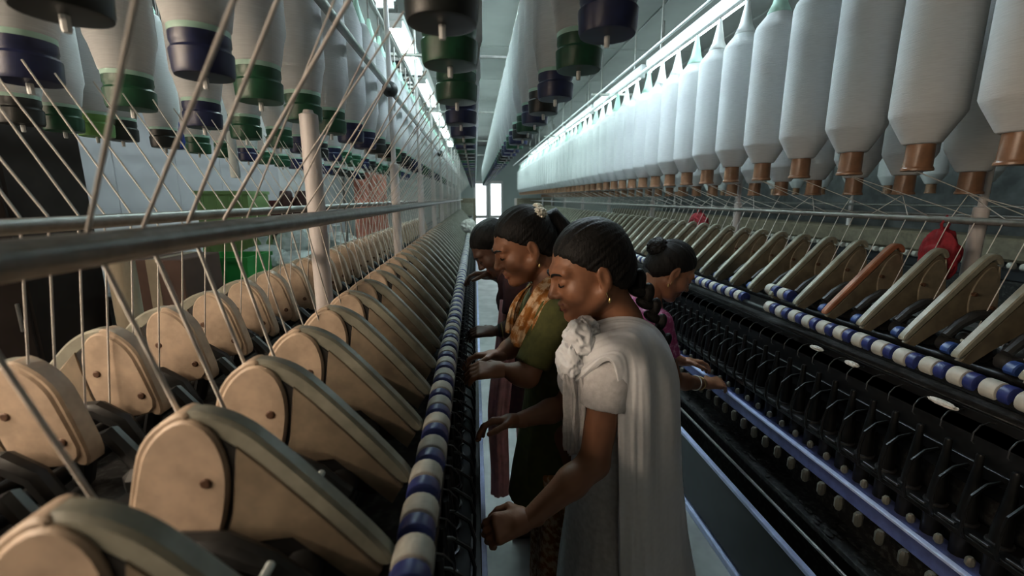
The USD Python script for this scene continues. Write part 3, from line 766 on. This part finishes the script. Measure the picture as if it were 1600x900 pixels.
def woman(name_label, loc, S):
    t = thing('person', name_label, 'person', loc)
    E = np.array(S['E']); R = hframe(S['f']); W = lambda f, l, u: E+R@np.array([f, l, u])
    fx = U(S['face']); side = np.cross([0, 0, 1.0], fx)                 # body forward, body left
    J = {k: np.array(v, float) for k, v in S['J'].items()}
    hd = head_prims(E, R)
    Rb = np.stack([fx, side, [0, 0, 1.0]], 1)
    tu = U(J['neck']-J['hip']); Rt = np.stack([U(np.cross(side, tu)), side, tu], 1)
    body = [(capd(W(-.022, 0, -.045), J['neck'], .050, .054), .02, '+'),
            (elld(J['chest'], (.100, .140, .165), Rt), .03, '+'), (elld(J['waist'], (.088, .118, .15), Rt), .04, '+'), (elld(J['hip'], (.105, .155, .14), Rb), .05, '+'),
            (capd(J['shL'], J['shR'], .048, .048), .04, '+'), (capd(J['neck'], (J['shL']+J['shR'])/2, .06, .06), .03, '+')]
    arms = []
    for a in 'LR':
        arms += [(capd(J['sh'+a], J['el'+a], .042, .034), .02, '+'), (capd(J['el'+a], J['el'+a]*.65+J['wr'+a]*.35, .034, .035), .015, '+'), (capd(J['el'+a]*.65+J['wr'+a]*.35, J['wr'+a], .035, .0225), .015, '+')]
    legs = []
    for a, s in (('L', 1), ('R', -1)):
        hp = J['hip']+side*s*.08-np.array([0, 0, .03]); an = J['ft']+side*s*.085+np.array([0, 0, .075]); kn = (hp+an)/2+fx*.02
        legs += [(capd(hp, kn, .080, .052), .03, '+'), (capd(kn, an, .050, .034), .02, '+'), (capd(an-np.array([0, 0, .045])-fx*.03, an-np.array([0, 0, .055])+fx*.13, .030, .019), .02, '+')]
    hands = {}
    for a in 'LR':
        h = S['hand'+a]; hands[a] = hand_prims(J['wr'+a], h['d'], h['n'], h.get('curl', .6), h.get('k', .95), h.get('thumb', 1))
    allb = field(hd+[(f, max(k, .02), o) for f, k, o in body]+arms+legs)
    pieces = [nets(field(hd+body[:1]), E-np.array([.16, .16, .17]), E+np.array([.16, .16, .17]), S.get('hh', .003))]
    allp = body+arms+legs
    pts = np.array([J[k] for k in ('neck', 'chest', 'waist', 'hip', 'shL', 'shR', 'elL', 'elR', 'wrL', 'wrR', 'ft')])
    lo, hi = pts.min(0)-.2, pts.max(0)+.2; lo[2] = 0.0; hi[2] = J['neck'][2]+.12
    pieces.append(nets(field(allp), lo, hi, S.get('bh', .008)))
    for a in 'LR':
        q = J['wr'+a]; pieces.append(nets(field(hands[a]), q-.17, q+.17, S.get('fh', .003)))
    bd = weld(pieces)
    b = obj('body', bd, S.get('skin', 'skin'), t, True)
    for s, wd in ((1, 'left'), (-1, 'right')):
        obj('eyebrow', tube([W(.0985, s*.010, .034), W(.0975, s*.020, .0405), W(.0935, s*.031, .0425), W(.0855, s*.043, .040), W(.077, s*.051, .034)], [.0016, .0030, .0030, .0026, .001], 6), 'hair', b)
        obj('eyelashes', tube([W(.0885, s*.017, .0135), W(.0915, s*.025, .0095), W(.0900, s*.034, .009), W(.0835, s*.044, .0125)], [.001, .0019, .0019, .001], 6), 'hair', b)
    for z, r in ((-.0412, .0052), (-.0540, .0058)):
        obj('lip', cat([tube([W(.0815, -.019, -.047), W(.0935, -.011, z), W(.0985, 0, z), W(.0935, .011, z), W(.0815, .019, -.047)], [.001, r*.8, r, r*.8, .001], 8)]), 'lip', b)
    # hair: a cap that leaves the face free
    nrm = S.get('hairline', (.72, -.69)); ncut = S.get('cut', .006)
    def hairf(p):
        q = (p-E)@R
        d = smin(elld((-.015, 0, .046), (.0985, .0785, .0915))(q), elld((-.045, 0, -.005), (.066, .066, .075))(q), .03)
        ph = np.arctan2(q[:, 1], q[:, 2]-.03+.3*q[:, 0])
        d = d-.0055*(meshkit.fbm(np.stack([ph*13, q[:, 0]*14, 0*ph], 1), 2, 3)-.5)
        cutv = nrm[0]*q[:, 0]+nrm[1]*q[:, 2]-ncut+np.abs(q[:, 1])*.10+.016*(meshkit.fbm(q*np.array([90, 90, 90]), 2, 5)-.5)
        d = -smin(-d, -cutv*.55, .012)
        lowc = -(q[:, 2]+.078+.35*q[:, 0]); return np.maximum(d, lowc)
    hm = nets(hairf, E-np.array([.17, .15, .17]), E+np.array([.17, .15, .18]), S.get('hh', .003)+.0004)
    hr = obj('hair', hm, 'hair', t, True)
    for nm, me, mt in S.get('hair_extra', lambda W: [])(W): obj(nm, me, mt, hr, True)
    # clothes
    ks = S['kameez']; inf = ks.get('inf', .016)
    hem = J['hem']
    def gar(p):
        d = elld(J['chest'], (.100+inf, .142+inf*.7, .17+inf*.3), Rt)(p)
        d = smin(d, elld(J['waist'], (.092+inf, .122+inf, .16), Rt)(p), .05)
        d = smin(d, capd(J['shL'], J['shR'], .048+inf*.6, .048+inf*.6)(p), .04)
        for bl in (-1, 1): d = smin(d, elld(J['chest']+Rt@np.array([.080, bl*.055, -.01]), (.050, .055, .055), Rt)(p), .03)
        q = p-J['hip']; h2 = hem-J['hip']; tt = np.clip(-(p[:, 2]-J['waist'][2])/(J['waist'][2]-hem[2]), 0, 1)
        cx = J['waist'][None, :2]+(hem[:2]-J['waist'][:2])[None]*tt[:, None]
        e = p[:, :2]-cx; ef = e@fx[:2]; es = e@side[:2]
        rf = .105+ks.get('flare_f', .06)*tt+inf*.5; rs = .135+ks.get('flare_s', .07)*tt+inf*.5
        sk = (np.sqrt((ef/rf)**2+(es/rs)**2)-1)*np.minimum(rf, rs)*.9
        sk = np.maximum(sk, p[:, 2]-J['waist'][2]-.02); sk = np.maximum(sk, hem[2]-p[:, 2])
        d = smin(d, sk, .05)
        for a in 'LR':
            ax = U(J['el'+a]-J['sh'+a]); L = ks['sleeve']
            s = capd(J['sh'+a]-ax*.01, J['el'+a], .052+inf*.4, .048+inf*.5)(p); s = np.maximum(s, (p-J['sh'+a])@ax-L)
            d = smin(d, s, .018)
        ng = elld(J['neck']+Rt@np.array([.035, 0, .055]), (.088, .078, .075), Rt)(p)
        return np.maximum(d, -ng)
    lo2 = np.minimum(lo, hem-.3); hi2 = np.maximum(hi, hem+.3); lo2[2] = hem[2]-.02
    gm = nets(gar, lo2, hi2, ks.get('h', .008))
    zf = lambda z: np.clip((J['chest'][2]+.1-z)/.5, .12, 1.0)
    gm = wobble(gm, ks.get('fold', .016), (13, 13, 1.6), S.get('seed', 1), zf)
    obj(ks['name'], gm, ks['mat'], t, True)
    if S.get('legs'):
        lf = field([(f, k, o) for f, k, o in [(capd(J['hip']+side*s*.085-np.array([0, 0, .05]), J['ft']+side*s*.085+np.array([0, 0, .10]), .115, S.get('leg_r', .075)), .04, '+') for s in (-1, 1)]])
        hl = hem[2]+.15
        lm = nets(lambda p: np.maximum(np.maximum(lf(p), p[:, 2]-hl), .08-p[:, 2]), J['ft']-np.array([.35, .35, 0]), J['ft']+np.array([.35, .35, hl+.1]), .010)
        obj('trousers', wobble(lm, .014, (14, 14, 3), 7), S['legs'], t, True)
    for nm, me, mt in S.get('extra', lambda J, W: [])(J, W): obj(nm, me, mt, t, True)
    return t

def crumple(c, r, amp, sc, seed, h=.005):
    c = np.asarray(c, float); r = np.asarray(r, float)
    m = trimesh.creation.icosphere(4, 1.0); p = m.vertices.copy()
    q = meshkit.fbm(p*sc, 4, seed); rid = 1-np.abs(q-.5)*4
    m.vertices = c+p*r*(1+amp*(rid-.4))[:, None]; return m

# (small helpers end)
def earring(W, s): return cat([tube([W(.003, s*.080, -.030), W(.003, s*.082, -.042)], .0012, 6), lathe([(.001, 0), (.0042, .003), (.003, .010), (.001, .013)], 10, 'z', W(.003, s*.082, -.056))])

# ------------------------------------------------------------------ the left aisle behind the machine
def crate(name, label, x0, x1, y0, y1, z0, z1, m, group=None):
    t = thing(name, label, 'crate', ((x0+x1)/2, (y0+y1)/2, z0), group)
    w = .012
    obj('shell', [box(x0, x0+w, y0, y1, z0, z1), box(x1-w, x1, y0, y1, z0, z1), box(x0+w, x1-w, y0, y0+w, z0, z1), box(x0+w, x1-w, y1-w, y1, z0, z1), box(x0, x1, y0, y1, z0-.004, z0+w)], m, t, False)
    obj('rim', [box(x0-.012, x1+.012, y0-.012, y0+.004, z1-.03, z1), box(x0-.012, x1+.012, y1-.004, y1+.012, z1-.03, z1), box(x0-.012, x0+.004, y0, y1, z1-.03, z1), box(x1-.004, x1+.012, y0, y1, z1-.03, z1)], m, t, False)
    for k in range(4):
        a = x0+(x1-x0)*(k+.5)/4; obj('rib', box(a-.008, a+.008, y0-.008, y0+.002, z0, z1-.03), m, t, False)
    return t
# a cabinet of dark doors
t = thing('cabinet', 'tall dark brown steel cabinet at the far left behind the strands', 'cabinet', (-2.75, 2.65, 0))
obj('body', box(-3.29, -2.30, 2.42, 2.90, 0, 2.02, .01), 'cabinet', t, False)
for k in range(3):
    a = -3.28+.326*k
    d = obj('door', box(a+.004, a+.322, 2.402, 2.42, .08, 1.98, .004), 'cabinet', t, False)
    obj('handle', box(a+.28, a+.295, 2.385, 2.403, .95, 1.10, .004), 'grey_steel', d, False)
t = thing('work_table', 'long grey steel work table in the left aisle under crates and sacks', 'table', (-2.2, 4.6, 0))
obj('tabletop', box(-2.75, -1.35, 3.35, 6.4, .90, .93, .006), 'grey_steel', t, False)
for x in (-2.7, -1.4):
    for y in (3.42, 4.9, 6.33): obj('leg', box(x-.022, x+.022, y-.022, y+.022, 0, .90, .003), 'grey_steel', t, False)
crate('crate', 'bright green plastic crate on the work table behind the left machine', -2.12, -1.72, 3.45, 3.85, .935, 1.19, 'green_bright')
crate('crate', 'tall olive green plastic bin at the back of the work table', -2.46, -2.02, 4.2, 4.6, .935, 1.69, 'green_olive')
crate('crate', 'low dark red crate stacked on a box behind the olive bin', -2.45, -2.05, 5.0, 5.4, 1.435, 1.60, 'dark_red')
t = thing('carton', 'brown carton under the dark red crate on the work table', 'box', (-2.25, 5.2, .935))
obj('body', box(-2.48, -2.02, 4.97, 5.43, .935, 1.428, .006), 'brown_box', t, False); obj('tape', box(-2.28, -2.22, 4.966, 5.434, 1.0, 1.4305), 'tan', t, False)
for i, (x, y, z, sx, lab) in enumerate(((-1.95, 4.25, 1.06, .20, 'pale cotton sack slumped beside the olive bin'), (-1.62, 4.15, 1.04, .19, 'pale cotton sack at the front corner of the work table'), (-1.75, 4.55, 1.13, .22, 'plump pale cotton sack behind the two front sacks'), (-1.60, 5.3, 1.08, .22, 'pale cotton sack farthest along the work table'))):
    t = thing('cotton_sack', lab, 'sack', (x, y, .93), 'sacks on the work table')
    m = crumple((x, y, z), (sx, .19, z-.93), .25, 1.7, 20+i); m.vertices[:, 2] = np.maximum(m.vertices[:, 2], .931)
    obj('bag', m, 'sack', t, True); obj('tied_neck', lathe([(.05, -.03), (.02, .01), (.022, .03), (.05, .08), (.03, .085)], 12, 'z', (x, y, float(m.vertices[:, 2].max())-.01)), 'sack', t)
for i, (x, y, lab) in enumerate(((-1.95, 4.85, 'maroon thread cone on a stand, left of the pair'), (-1.80, 4.87, 'maroon thread cone on a stand, right of the pair'))):
    t = thing('thread_cone', lab, 'cone', (x, y, .93), 'maroon thread cones')
    obj('stand', lathe([(.06, .93), (.06, .95), (.012, .955), (.012, 1.45)], 12, 'z', (x, y, 0)), 'grey_steel', t)
    obj('thread', lathe([(.055, 1.45), (.085, 1.47), (.088, 1.52), (.06, 1.68), (.05, 1.70)], 18, 'z', (x, y, 0)), 'maroon', t)
t = thing('carton', 'dark brown carton stack base beside the dark cabinet', 'box', (-1.91, 2.95, 0))
obj('body', box(-2.08, -1.74, 2.75, 3.15, 0, 1.27, .006), 'brown_box', t, False); obj('tape', box(-1.94, -1.88, 2.746, 3.154, .3, 1.2725), 'tan', t, False)
t = thing('tube_post', 'tan cardboard tube standing before the dark cabinet', 'tube', (-1.55, 2.05, 0))
obj('tube', lathe([(.05, 0), (.05, 1.40), (.040, 1.40), (.040, 1.30)], 18, 'z', (-1.55, 2.05, 0)), 'tan', t); obj('foot', lathe([(.09, 0), (.09, .02), (.055, .03)], 18, 'z', (-1.55, 2.05, 0)), 'brown_box', t)
t = thing('cloth', 'salmon cloth hanging over a rail beyond the left machine', 'cloth', (-1.1, 5.1, 0))
obj('sheet', loft([[(-1.30, 5.02, z), (-1.18, 5.08, z), (-1.08, 5.0, z), (-.96, 5.07, z)] for z in (.95, 1.2, 1.5, 1.9)], .008, 40, 40, .012, 3, 1, .01), 'salmon', t, True)
obj('rail', lathe([(.012, -1.45), (.012, -.85)], 10, 'x', (0, 5.05, 1.91)), 'grey_steel', t)
obj('stand', [tube([(x, 5.05, 0), (x, 5.05, 1.91)], .014, 8) for x in (-1.42, -.88)], 'grey_steel', t)
t = thing('wall_panel', 'large pale wall board beyond the left aisle', 'board', (-3.5, 6, 1.2))
for k in range(5):
    a = 3.9+.95*k; obj('board', box(XL+.002, XL+.03, a+.004, a+.946, 1.45, 2.6, .004), 'wall_board', t, False)
t = thing('can', 'blue cylinder with white bands hanging behind the left bobbins', 'can', (-1.55, 2.55, 1.88))
obj('body', lathe([(.055, 1.88), (.060, 1.885), (.060, 2.35), (.055, 2.355)], 20, 'z', (-1.55, 2.55, 0)), 'pole_blue', t)
for z in (2.085, 2.115): obj('band', lathe([(.0605, z), (.0612, z+.002), (.0612, z+.010), (.0605, z+.012)], 20, 'z', (-1.55, 2.55, 0)), 'cap_white', t)
obj('hanger', tube([(-1.55, 2.55, 2.35), (-1.55, 2.55, ZC)], .006, 6), 'grey_steel', t)
t = thing('empty_tube', 'short cream empty tube hanging by the far guide bar', 'tube', (-.86, 1.72, 1.69))
obj('tube', lathe([(.013, 1.70), (.016, 1.705), (.014, 1.86)], 12, 'z', (-.86, 1.72, 0)), 'sack', t); obj('pin', tube([(-.86, 1.72, 1.85), (-.86, 1.72, 2.5)], .003, 6), 'grey_steel', t)
t = thing('air_vent', 'white ceiling air vent with dark square openings above the left machine', 'vent', (-.75, 5.6, ZC-.12))
obj('housing', box(-1.0, -.50, 5.0, 6.3, ZC-.14, ZC, .01), 'white_paint', t, False)
for k in range(4): obj('opening', box(-.93+.11*k, -.86+.11*k, 4.99, 5.002, ZC-.11, ZC-.04), 'gap_black', t, False)
for k in range(6): obj('slat', box(-.95, -.55, 5.1+.2*k, 5.16+.2*k, ZC-.150, ZC-.14), 'gap_black', t, False)
t = thing('cable_tray', 'long white cable tray running under the ceiling above the left machine', 'tray', (-1.18, 5, 2.86))
obj('tray', box(-1.30, -1.06, -.5, 10, 2.86, 2.875, .003), 'white_paint', t, False)
for x in (-1.30, -1.07): obj('side', box(x, x+.01, -.5, 10, 2.86, 2.94, .002), 'white_paint', t, False)
for k in range(9): obj('hanger', tube([(-1.18, .2+1.1*k, 2.87), (-1.18, .2+1.1*k, ZC)], .006, 6), 'grey_steel', t)

# ------------------------------------------------------------------ small things on the right machine
def bag(label, x, y, w, z0, z1, mt):
    t = thing('cloth_bag', label, 'bag', (x, y, z0))
    m = crumple((x, y, (z0+z1)/2-.01), (.035, w/2, (z1-z0)/2-.01), .25, 1.6, int(y*10)); obj('bag', m, mt, t, True)
    obj('loop', tube([(x, y, z1-.04), (x-.014, y, z1+.0), (x, y, z1+.025), (x+.012, y, z1-.0), (x, y, z1-.04)], .004, 6), mt, t)
bag('dark red cloth bag hanging from the right guide bar beside the white post', 1.452, 1.265, .105, 1.375, 1.550, 'red_cloth')
bag('small red cloth bag hanging farther along the right guide bar', 1.452, 2.80, .20, 1.415, 1.550, 'red_cloth')
for i, (x, y, z, L, lab) in enumerate(((1.115, 1.30, 1.138, .045, 'white lint scrap on the dark guide board, nearer the women'), (1.115, 1.16, 1.138, .040, 'white lint scrap on the dark guide board, nearer the camera'), (1.118, .90, 1.138, .06, 'grey lint strip on the dark guide board at the right edge'))):
    t = thing('lint_scrap', lab, 'lint', (x, y, z), 'lint scraps on the right machine')
    obj('wad', crumple((x, y, z+.006), (.010, L/2, .006), .4, 2, 40+i), 'lint', t, True)
o = obj('fluff', [trimesh.Trimesh(*(lambda c: (c.vertices*np.array([r[0], r[1], r[2]])+np.array(r[3:]), c.faces))(trimesh.creation.icosphere(1))) for r in [(RNG.uniform(.004, .012), RNG.uniform(.006, .02), .005, 1.135+RNG.uniform(-.02, .06), .72+RNG.uniform(0, 1.6), .566) for _ in range(70)]], 'dusty', None, True)
tag(o, 'grey cotton fluff strewn over the low shelf of the right machine', 'lint', None, 'stuff')
t = thing('cotton_wad', 'white ball of cotton at the far end of the left roller row', 'cotton', (-.07, 4.9, 1.3))
obj('wad', crumple((-.07, 4.9, 1.305), (.085, .09, .09), .25, 2, 77), 'lint', t, True); obj('tail', tube([(-.07, 4.9, 1.25), (-.085, 4.88, 1.2), (-.08, 4.86, 1.15)], [.03, .02, .008], 8), 'lint', t)

# the woman in white, nearest the camera
def w1_hair(W):
    return [('braid', braid([(.385, 1.055, 1.44), (.418, 1.05, 1.395), (.447, 1.05, 1.345), (.472, 1.05, 1.285), (.492, 1.045, 1.20), (.505, 1.04, 1.10)], .024, .013, 15), 'hair')]
def w1_extra(J, W):
    net = [[(.375, .900, .40), (.415, .890, .40), (.460, .895, .40), (.560, .945, .40), (.655, 1.05, .40), (.635, 1.18, .40)],
           [(.336, .888, .73), (.378, .882, .73), (.420, .890, .73), (.508, .945, .73), (.582, 1.05, .73), (.565, 1.18, .73)],
           [(.323, .888, .94), (.362, .882, .94), (.405, .892, .94), (.485, .945, .94), (.545, 1.05, .94), (.53, 1.17, .94)],
           [(.308, .880, 1.15), (.345, .876, 1.15), (.390, .890, 1.15), (.465, .940, 1.15), (.520, 1.05, 1.14), (.50, 1.16, 1.14)],
           [(.300, .872, 1.235), (.335, .872, 1.25), (.378, .890, 1.262), (.448, .945, 1.245), (.498, 1.05, 1.21), (.485, 1.15, 1.20)],
           [(.282, .872, 1.288), (.320, .885, 1.312), (.356, .915, 1.330), (.415, .970, 1.318), (.452, 1.05, 1.285), (.44, 1.13, 1.27)],
           [(.250, .892, 1.262), (.272, .910, 1.300), (.300, .940, 1.328), (.345, .985, 1.342), (.385, 1.03, 1.330), (.39, 1.08, 1.315)],
           [(.222, .925, 1.222), (.232, .935, 1.268), (.246, .955, 1.305), (.270, .985, 1.325), (.300, 1.01, 1.325), (.315, 1.04, 1.305)],
           [(.196, .950, 1.220), (.198, .960, 1.262), (.205, .975, 1.292), (.220, .995, 1.310), (.240, 1.01, 1.312), (.255, 1.03, 1.295)]]
    sh = loft(net, .010, 110, 80, .0028, 2.6, 2, .008)
    bun = cat([crumple((.240, .975, 1.300), (.036, .048, .046), .34, 1.5, 4), crumple((.216, .970, 1.255), (.028, .052, .044), .36, 1.7, 9), crumple((.258, .985, 1.325), (.027, .038, .028), .36, 1.6, 12)])
    tail = loft([[(.196, .94, 1.245), (.212, .925, 1.24), (.236, .92, 1.235)], [(.203, .945, 1.15), (.222, .925, 1.14), (.245, .918, 1.14)], [(.212, .950, 1.04), (.226, .930, 1.035), (.243, .922, 1.05)]], .008, 40, 24, .006, 2.5, 5, .012)
    return [('shawl', sh, 'white_cotton'), ('shawl_bunch', bun, 'white_cotton'), ('shawl_tail', tail, 'white_kameez'), ('earring', earring(W, 1), 'gold'), ('earring', earring(W, -1), 'gold')]
woman('young woman in white with draped shawl and long braid, working at the left machine', (.37, 1.06, 0), dict(
    E=(.283, 1.052, 1.445), f=(-.935, -.085, -.345), face=(-1, -.02, 0),
    J=dict(neck=(.358, 1.06, 1.315), chest=(.345, 1.06, 1.16), waist=(.375, 1.06, 1.0), hip=(.40, 1.06, .86), shL=(.298, .925, 1.232), elL=(.262, .893, 1.035), wrL=(.112, .862, .925),
           shR=(.315, 1.19, 1.235), elR=(.268, 1.225, 1.01), wrR=(.118, 1.195, .985), ft=(.42, 1.06, 0), hem=(.405, 1.05, .42)),
    handL=dict(d=(-1, -.05, -.25), n=(-.2, -.55, .8), curl=.75, thumb=1), handR=dict(d=(-1, -.02, .02), n=(.1, .5, .85), curl=.6, thumb=-1),
    kameez=dict(name='kameez', mat='white_kameez', sleeve=.072, flare_f=.085, flare_s=.03, fold=.014, h=.007), legs='white_kameez', hair_extra=w1_hair, extra=w1_extra, hh=.0028, bh=.007, fh=.0028, seed=3))
# the woman in olive with an orange scarf
def w2_hair(W):
    return [('ponytail', cat([tube([W(-.085, 0, .055), W(-.125, 0, .05), W(-.140, 0, .0), W(-.130, 0, -.06), W(-.115, 0, -.11)], [.020, .032, .034, .026, .012], 12)]), 'hair'),
            ('flower', crumple(W(-.080, .035, .085), (.020, .022, .017), .5, 3, 3), 'flower'), ('flower', crumple(W(-.088, .012, .100), (.015, .018, .013), .5, 3, 6), 'flower')]
def w2_extra(J, W):
    sc = loft([[(.33, 1.46, 1.32), (.345, 1.42, 1.34), (.345, 1.36, 1.335)], [(.285, 1.30, 1.350), (.262, 1.318, 1.375), (.232, 1.345, 1.375)], [(.225, 1.265, 1.315), (.195, 1.280, 1.325), (.165, 1.310, 1.325)], [(.190, 1.258, 1.245), (.150, 1.275, 1.25), (.115, 1.305, 1.25)], [(.170, 1.26, 1.19), (.135, 1.275, 1.185), (.105, 1.30, 1.19)]], .014, 60, 30, .006, 2.5, 1, .014)
    sc2 = loft([[(.33, 1.46, 1.33), (.30, 1.45, 1.35)], [(.20, 1.42, 1.36), (.17, 1.40, 1.35)], [(.135, 1.36, 1.30), (.110, 1.34, 1.295)], [(.118, 1.34, 1.22), (.095, 1.32, 1.215)]], .012, 40, 16, .004, 1.5, 4, .010)
    return [('scarf', sc, 'orange_print'), ('scarf', sc2, 'orange_print'), ('earring', earring(W, 1), 'gold')]
woman('woman in olive tunic with orange printed scarf and white flower in her hair', (.30, 1.40, 0), dict(
    E=(.160, 1.415, 1.470), f=(-.885, -.15, -.44), face=(-1, -.08, 0),
    J=dict(neck=(.255, 1.405, 1.345), chest=(.262, 1.405, 1.20), waist=(.285, 1.40, 1.03), hip=(.30, 1.40, .90), shL=(.232, 1.285, 1.275), elL=(.150, 1.240, 1.105), wrL=(.085, 1.26, 1.118),
           shR=(.225, 1.535, 1.28), elR=(.14, 1.56, 1.09), wrR=(.075, 1.52, 1.07), ft=(.30, 1.42, 0), hem=(.265, 1.40, .60)),
    handL=dict(d=(-1, -.05, .05), n=(-.1, -.4, .9), curl=.55, thumb=1), handR=dict(d=(-1, 0, 0), n=(0, .4, .9), curl=.5, thumb=-1),
    kameez=dict(name='tunic', mat='olive_cotton', sleeve=.16, flare_f=.05, flare_s=.01, fold=.014, inf=.012), legs='orange_print', leg_r=.095, hair_extra=w2_hair, extra=w2_extra, hh=.0032, fh=.0034, skin='skin', seed=5))
# the woman in maroon behind them
woman('woman in dark maroon with bowed head, farthest along the left machine', (.2, 1.95, 0), dict(
    E=(.090, 1.965, 1.405), f=(-.70, -.02, -.71), face=(-1, 0, 0),
    J=dict(neck=(.165, 1.955, 1.335), chest=(.215, 1.955, 1.19), waist=(.26, 1.955, 1.02), hip=(.29, 1.955, .88), shL=(.175, 1.83, 1.27), elL=(.150, 1.80, 1.085), wrL=(.080, 1.80, 1.075),
           shR=(.150, 2.08, 1.28), elR=(.135, 2.06, 1.27), wrR=(.070, 1.98, 1.285), ft=(.30, 1.95, 0), hem=(.27, 1.95, .62)),
    handL=dict(d=(-1, 0, .0), n=(0, -.4, .9), curl=.5), handR=dict(d=(-1, -.1, .05), n=(0, .4, .9), curl=.6, thumb=-1),
    kameez=dict(name='tunic', mat='maroon_cotton', sleeve=.13, flare_f=.03, flare_s=.04, inf=.01), legs='pink_cotton', leg_r=.085, skin='skin_dark', hh=.0045, bh=.010, fh=.0045, seed=8,
    extra=lambda J, W: [('scarf', loft([[(.050+o, 1.80+p, z), (.085+o, 1.77+p, z), (.128+o, 1.79+p, z)] for z, o, p in ((.30, 0, 0), (.45, .004, 0), (.60, 0, 0), (.74, .006, .01), (.95, .03, .03), (1.20, .055, .055))], .01, 40, 24, .006, 2, 3, .008), 'pink_cotton'), ('bangle', ring_tube(J['wrL']*.8+J['elL']*.2, J['wrL']-J['elL'], .027, .004), 'cup_black'), ('bangle', ring_tube(J['wrL']*.62+J['elL']*.38, J['wrL']-J['elL'], .031, .004), 'gold')]))
# the woman facing the right machine
woman('woman in magenta bending to the right machine with bangles on her wrist', (.6, 1.78, 0), dict(
    E=(.800, 1.76, 1.325), f=(.80, -.02, -.60), face=(1, 0, 0),
    J=dict(neck=(.715, 1.775, 1.225), chest=(.655, 1.785, 1.08), waist=(.585, 1.79, .94), hip=(.53, 1.79, .83), shL=(.735, 1.90, 1.14), elL=(.82, 1.95, .93), wrL=(.985, 1.93, .86),
           shR=(.725, 1.655, 1.13), elR=(.800, 1.640, .895), wrR=(.985, 1.735, .832), ft=(.56, 1.80, 0), hem=(.56, 1.79, .45)),
    handL=dict(d=(1, 0, -.05), n=(0, .3, .9), curl=.6, thumb=1), handR=dict(d=(1, .12, -.02), n=(.1, -.45, .9), curl=.55, thumb=-1),
    kameez=dict(name='tunic', mat='magenta_cotton', sleeve=.14, flare_f=.05, flare_s=.05, inf=.012), legs='purple_cotton', hh=.0036, bh=.009, fh=.0034, seed=9,
    hair_extra=lambda W: [('bun', crumple(W(-.105, 0, .052), (.042, .045, .04), .18, 2.2, 5), 'hair')],
    extra=lambda J, W: [('bangle', ring_tube(J['wrR']*.86+J['elR']*.14, J['wrR']-J['elR'], .0275, .0028), 'gold'), ('bangle', ring_tube(J['wrR']*.70+J['elR']*.30, J['wrR']-J['elR'], .031, .0028), 'cap_white'), ('earring', earring(W, -1), 'gold')]))
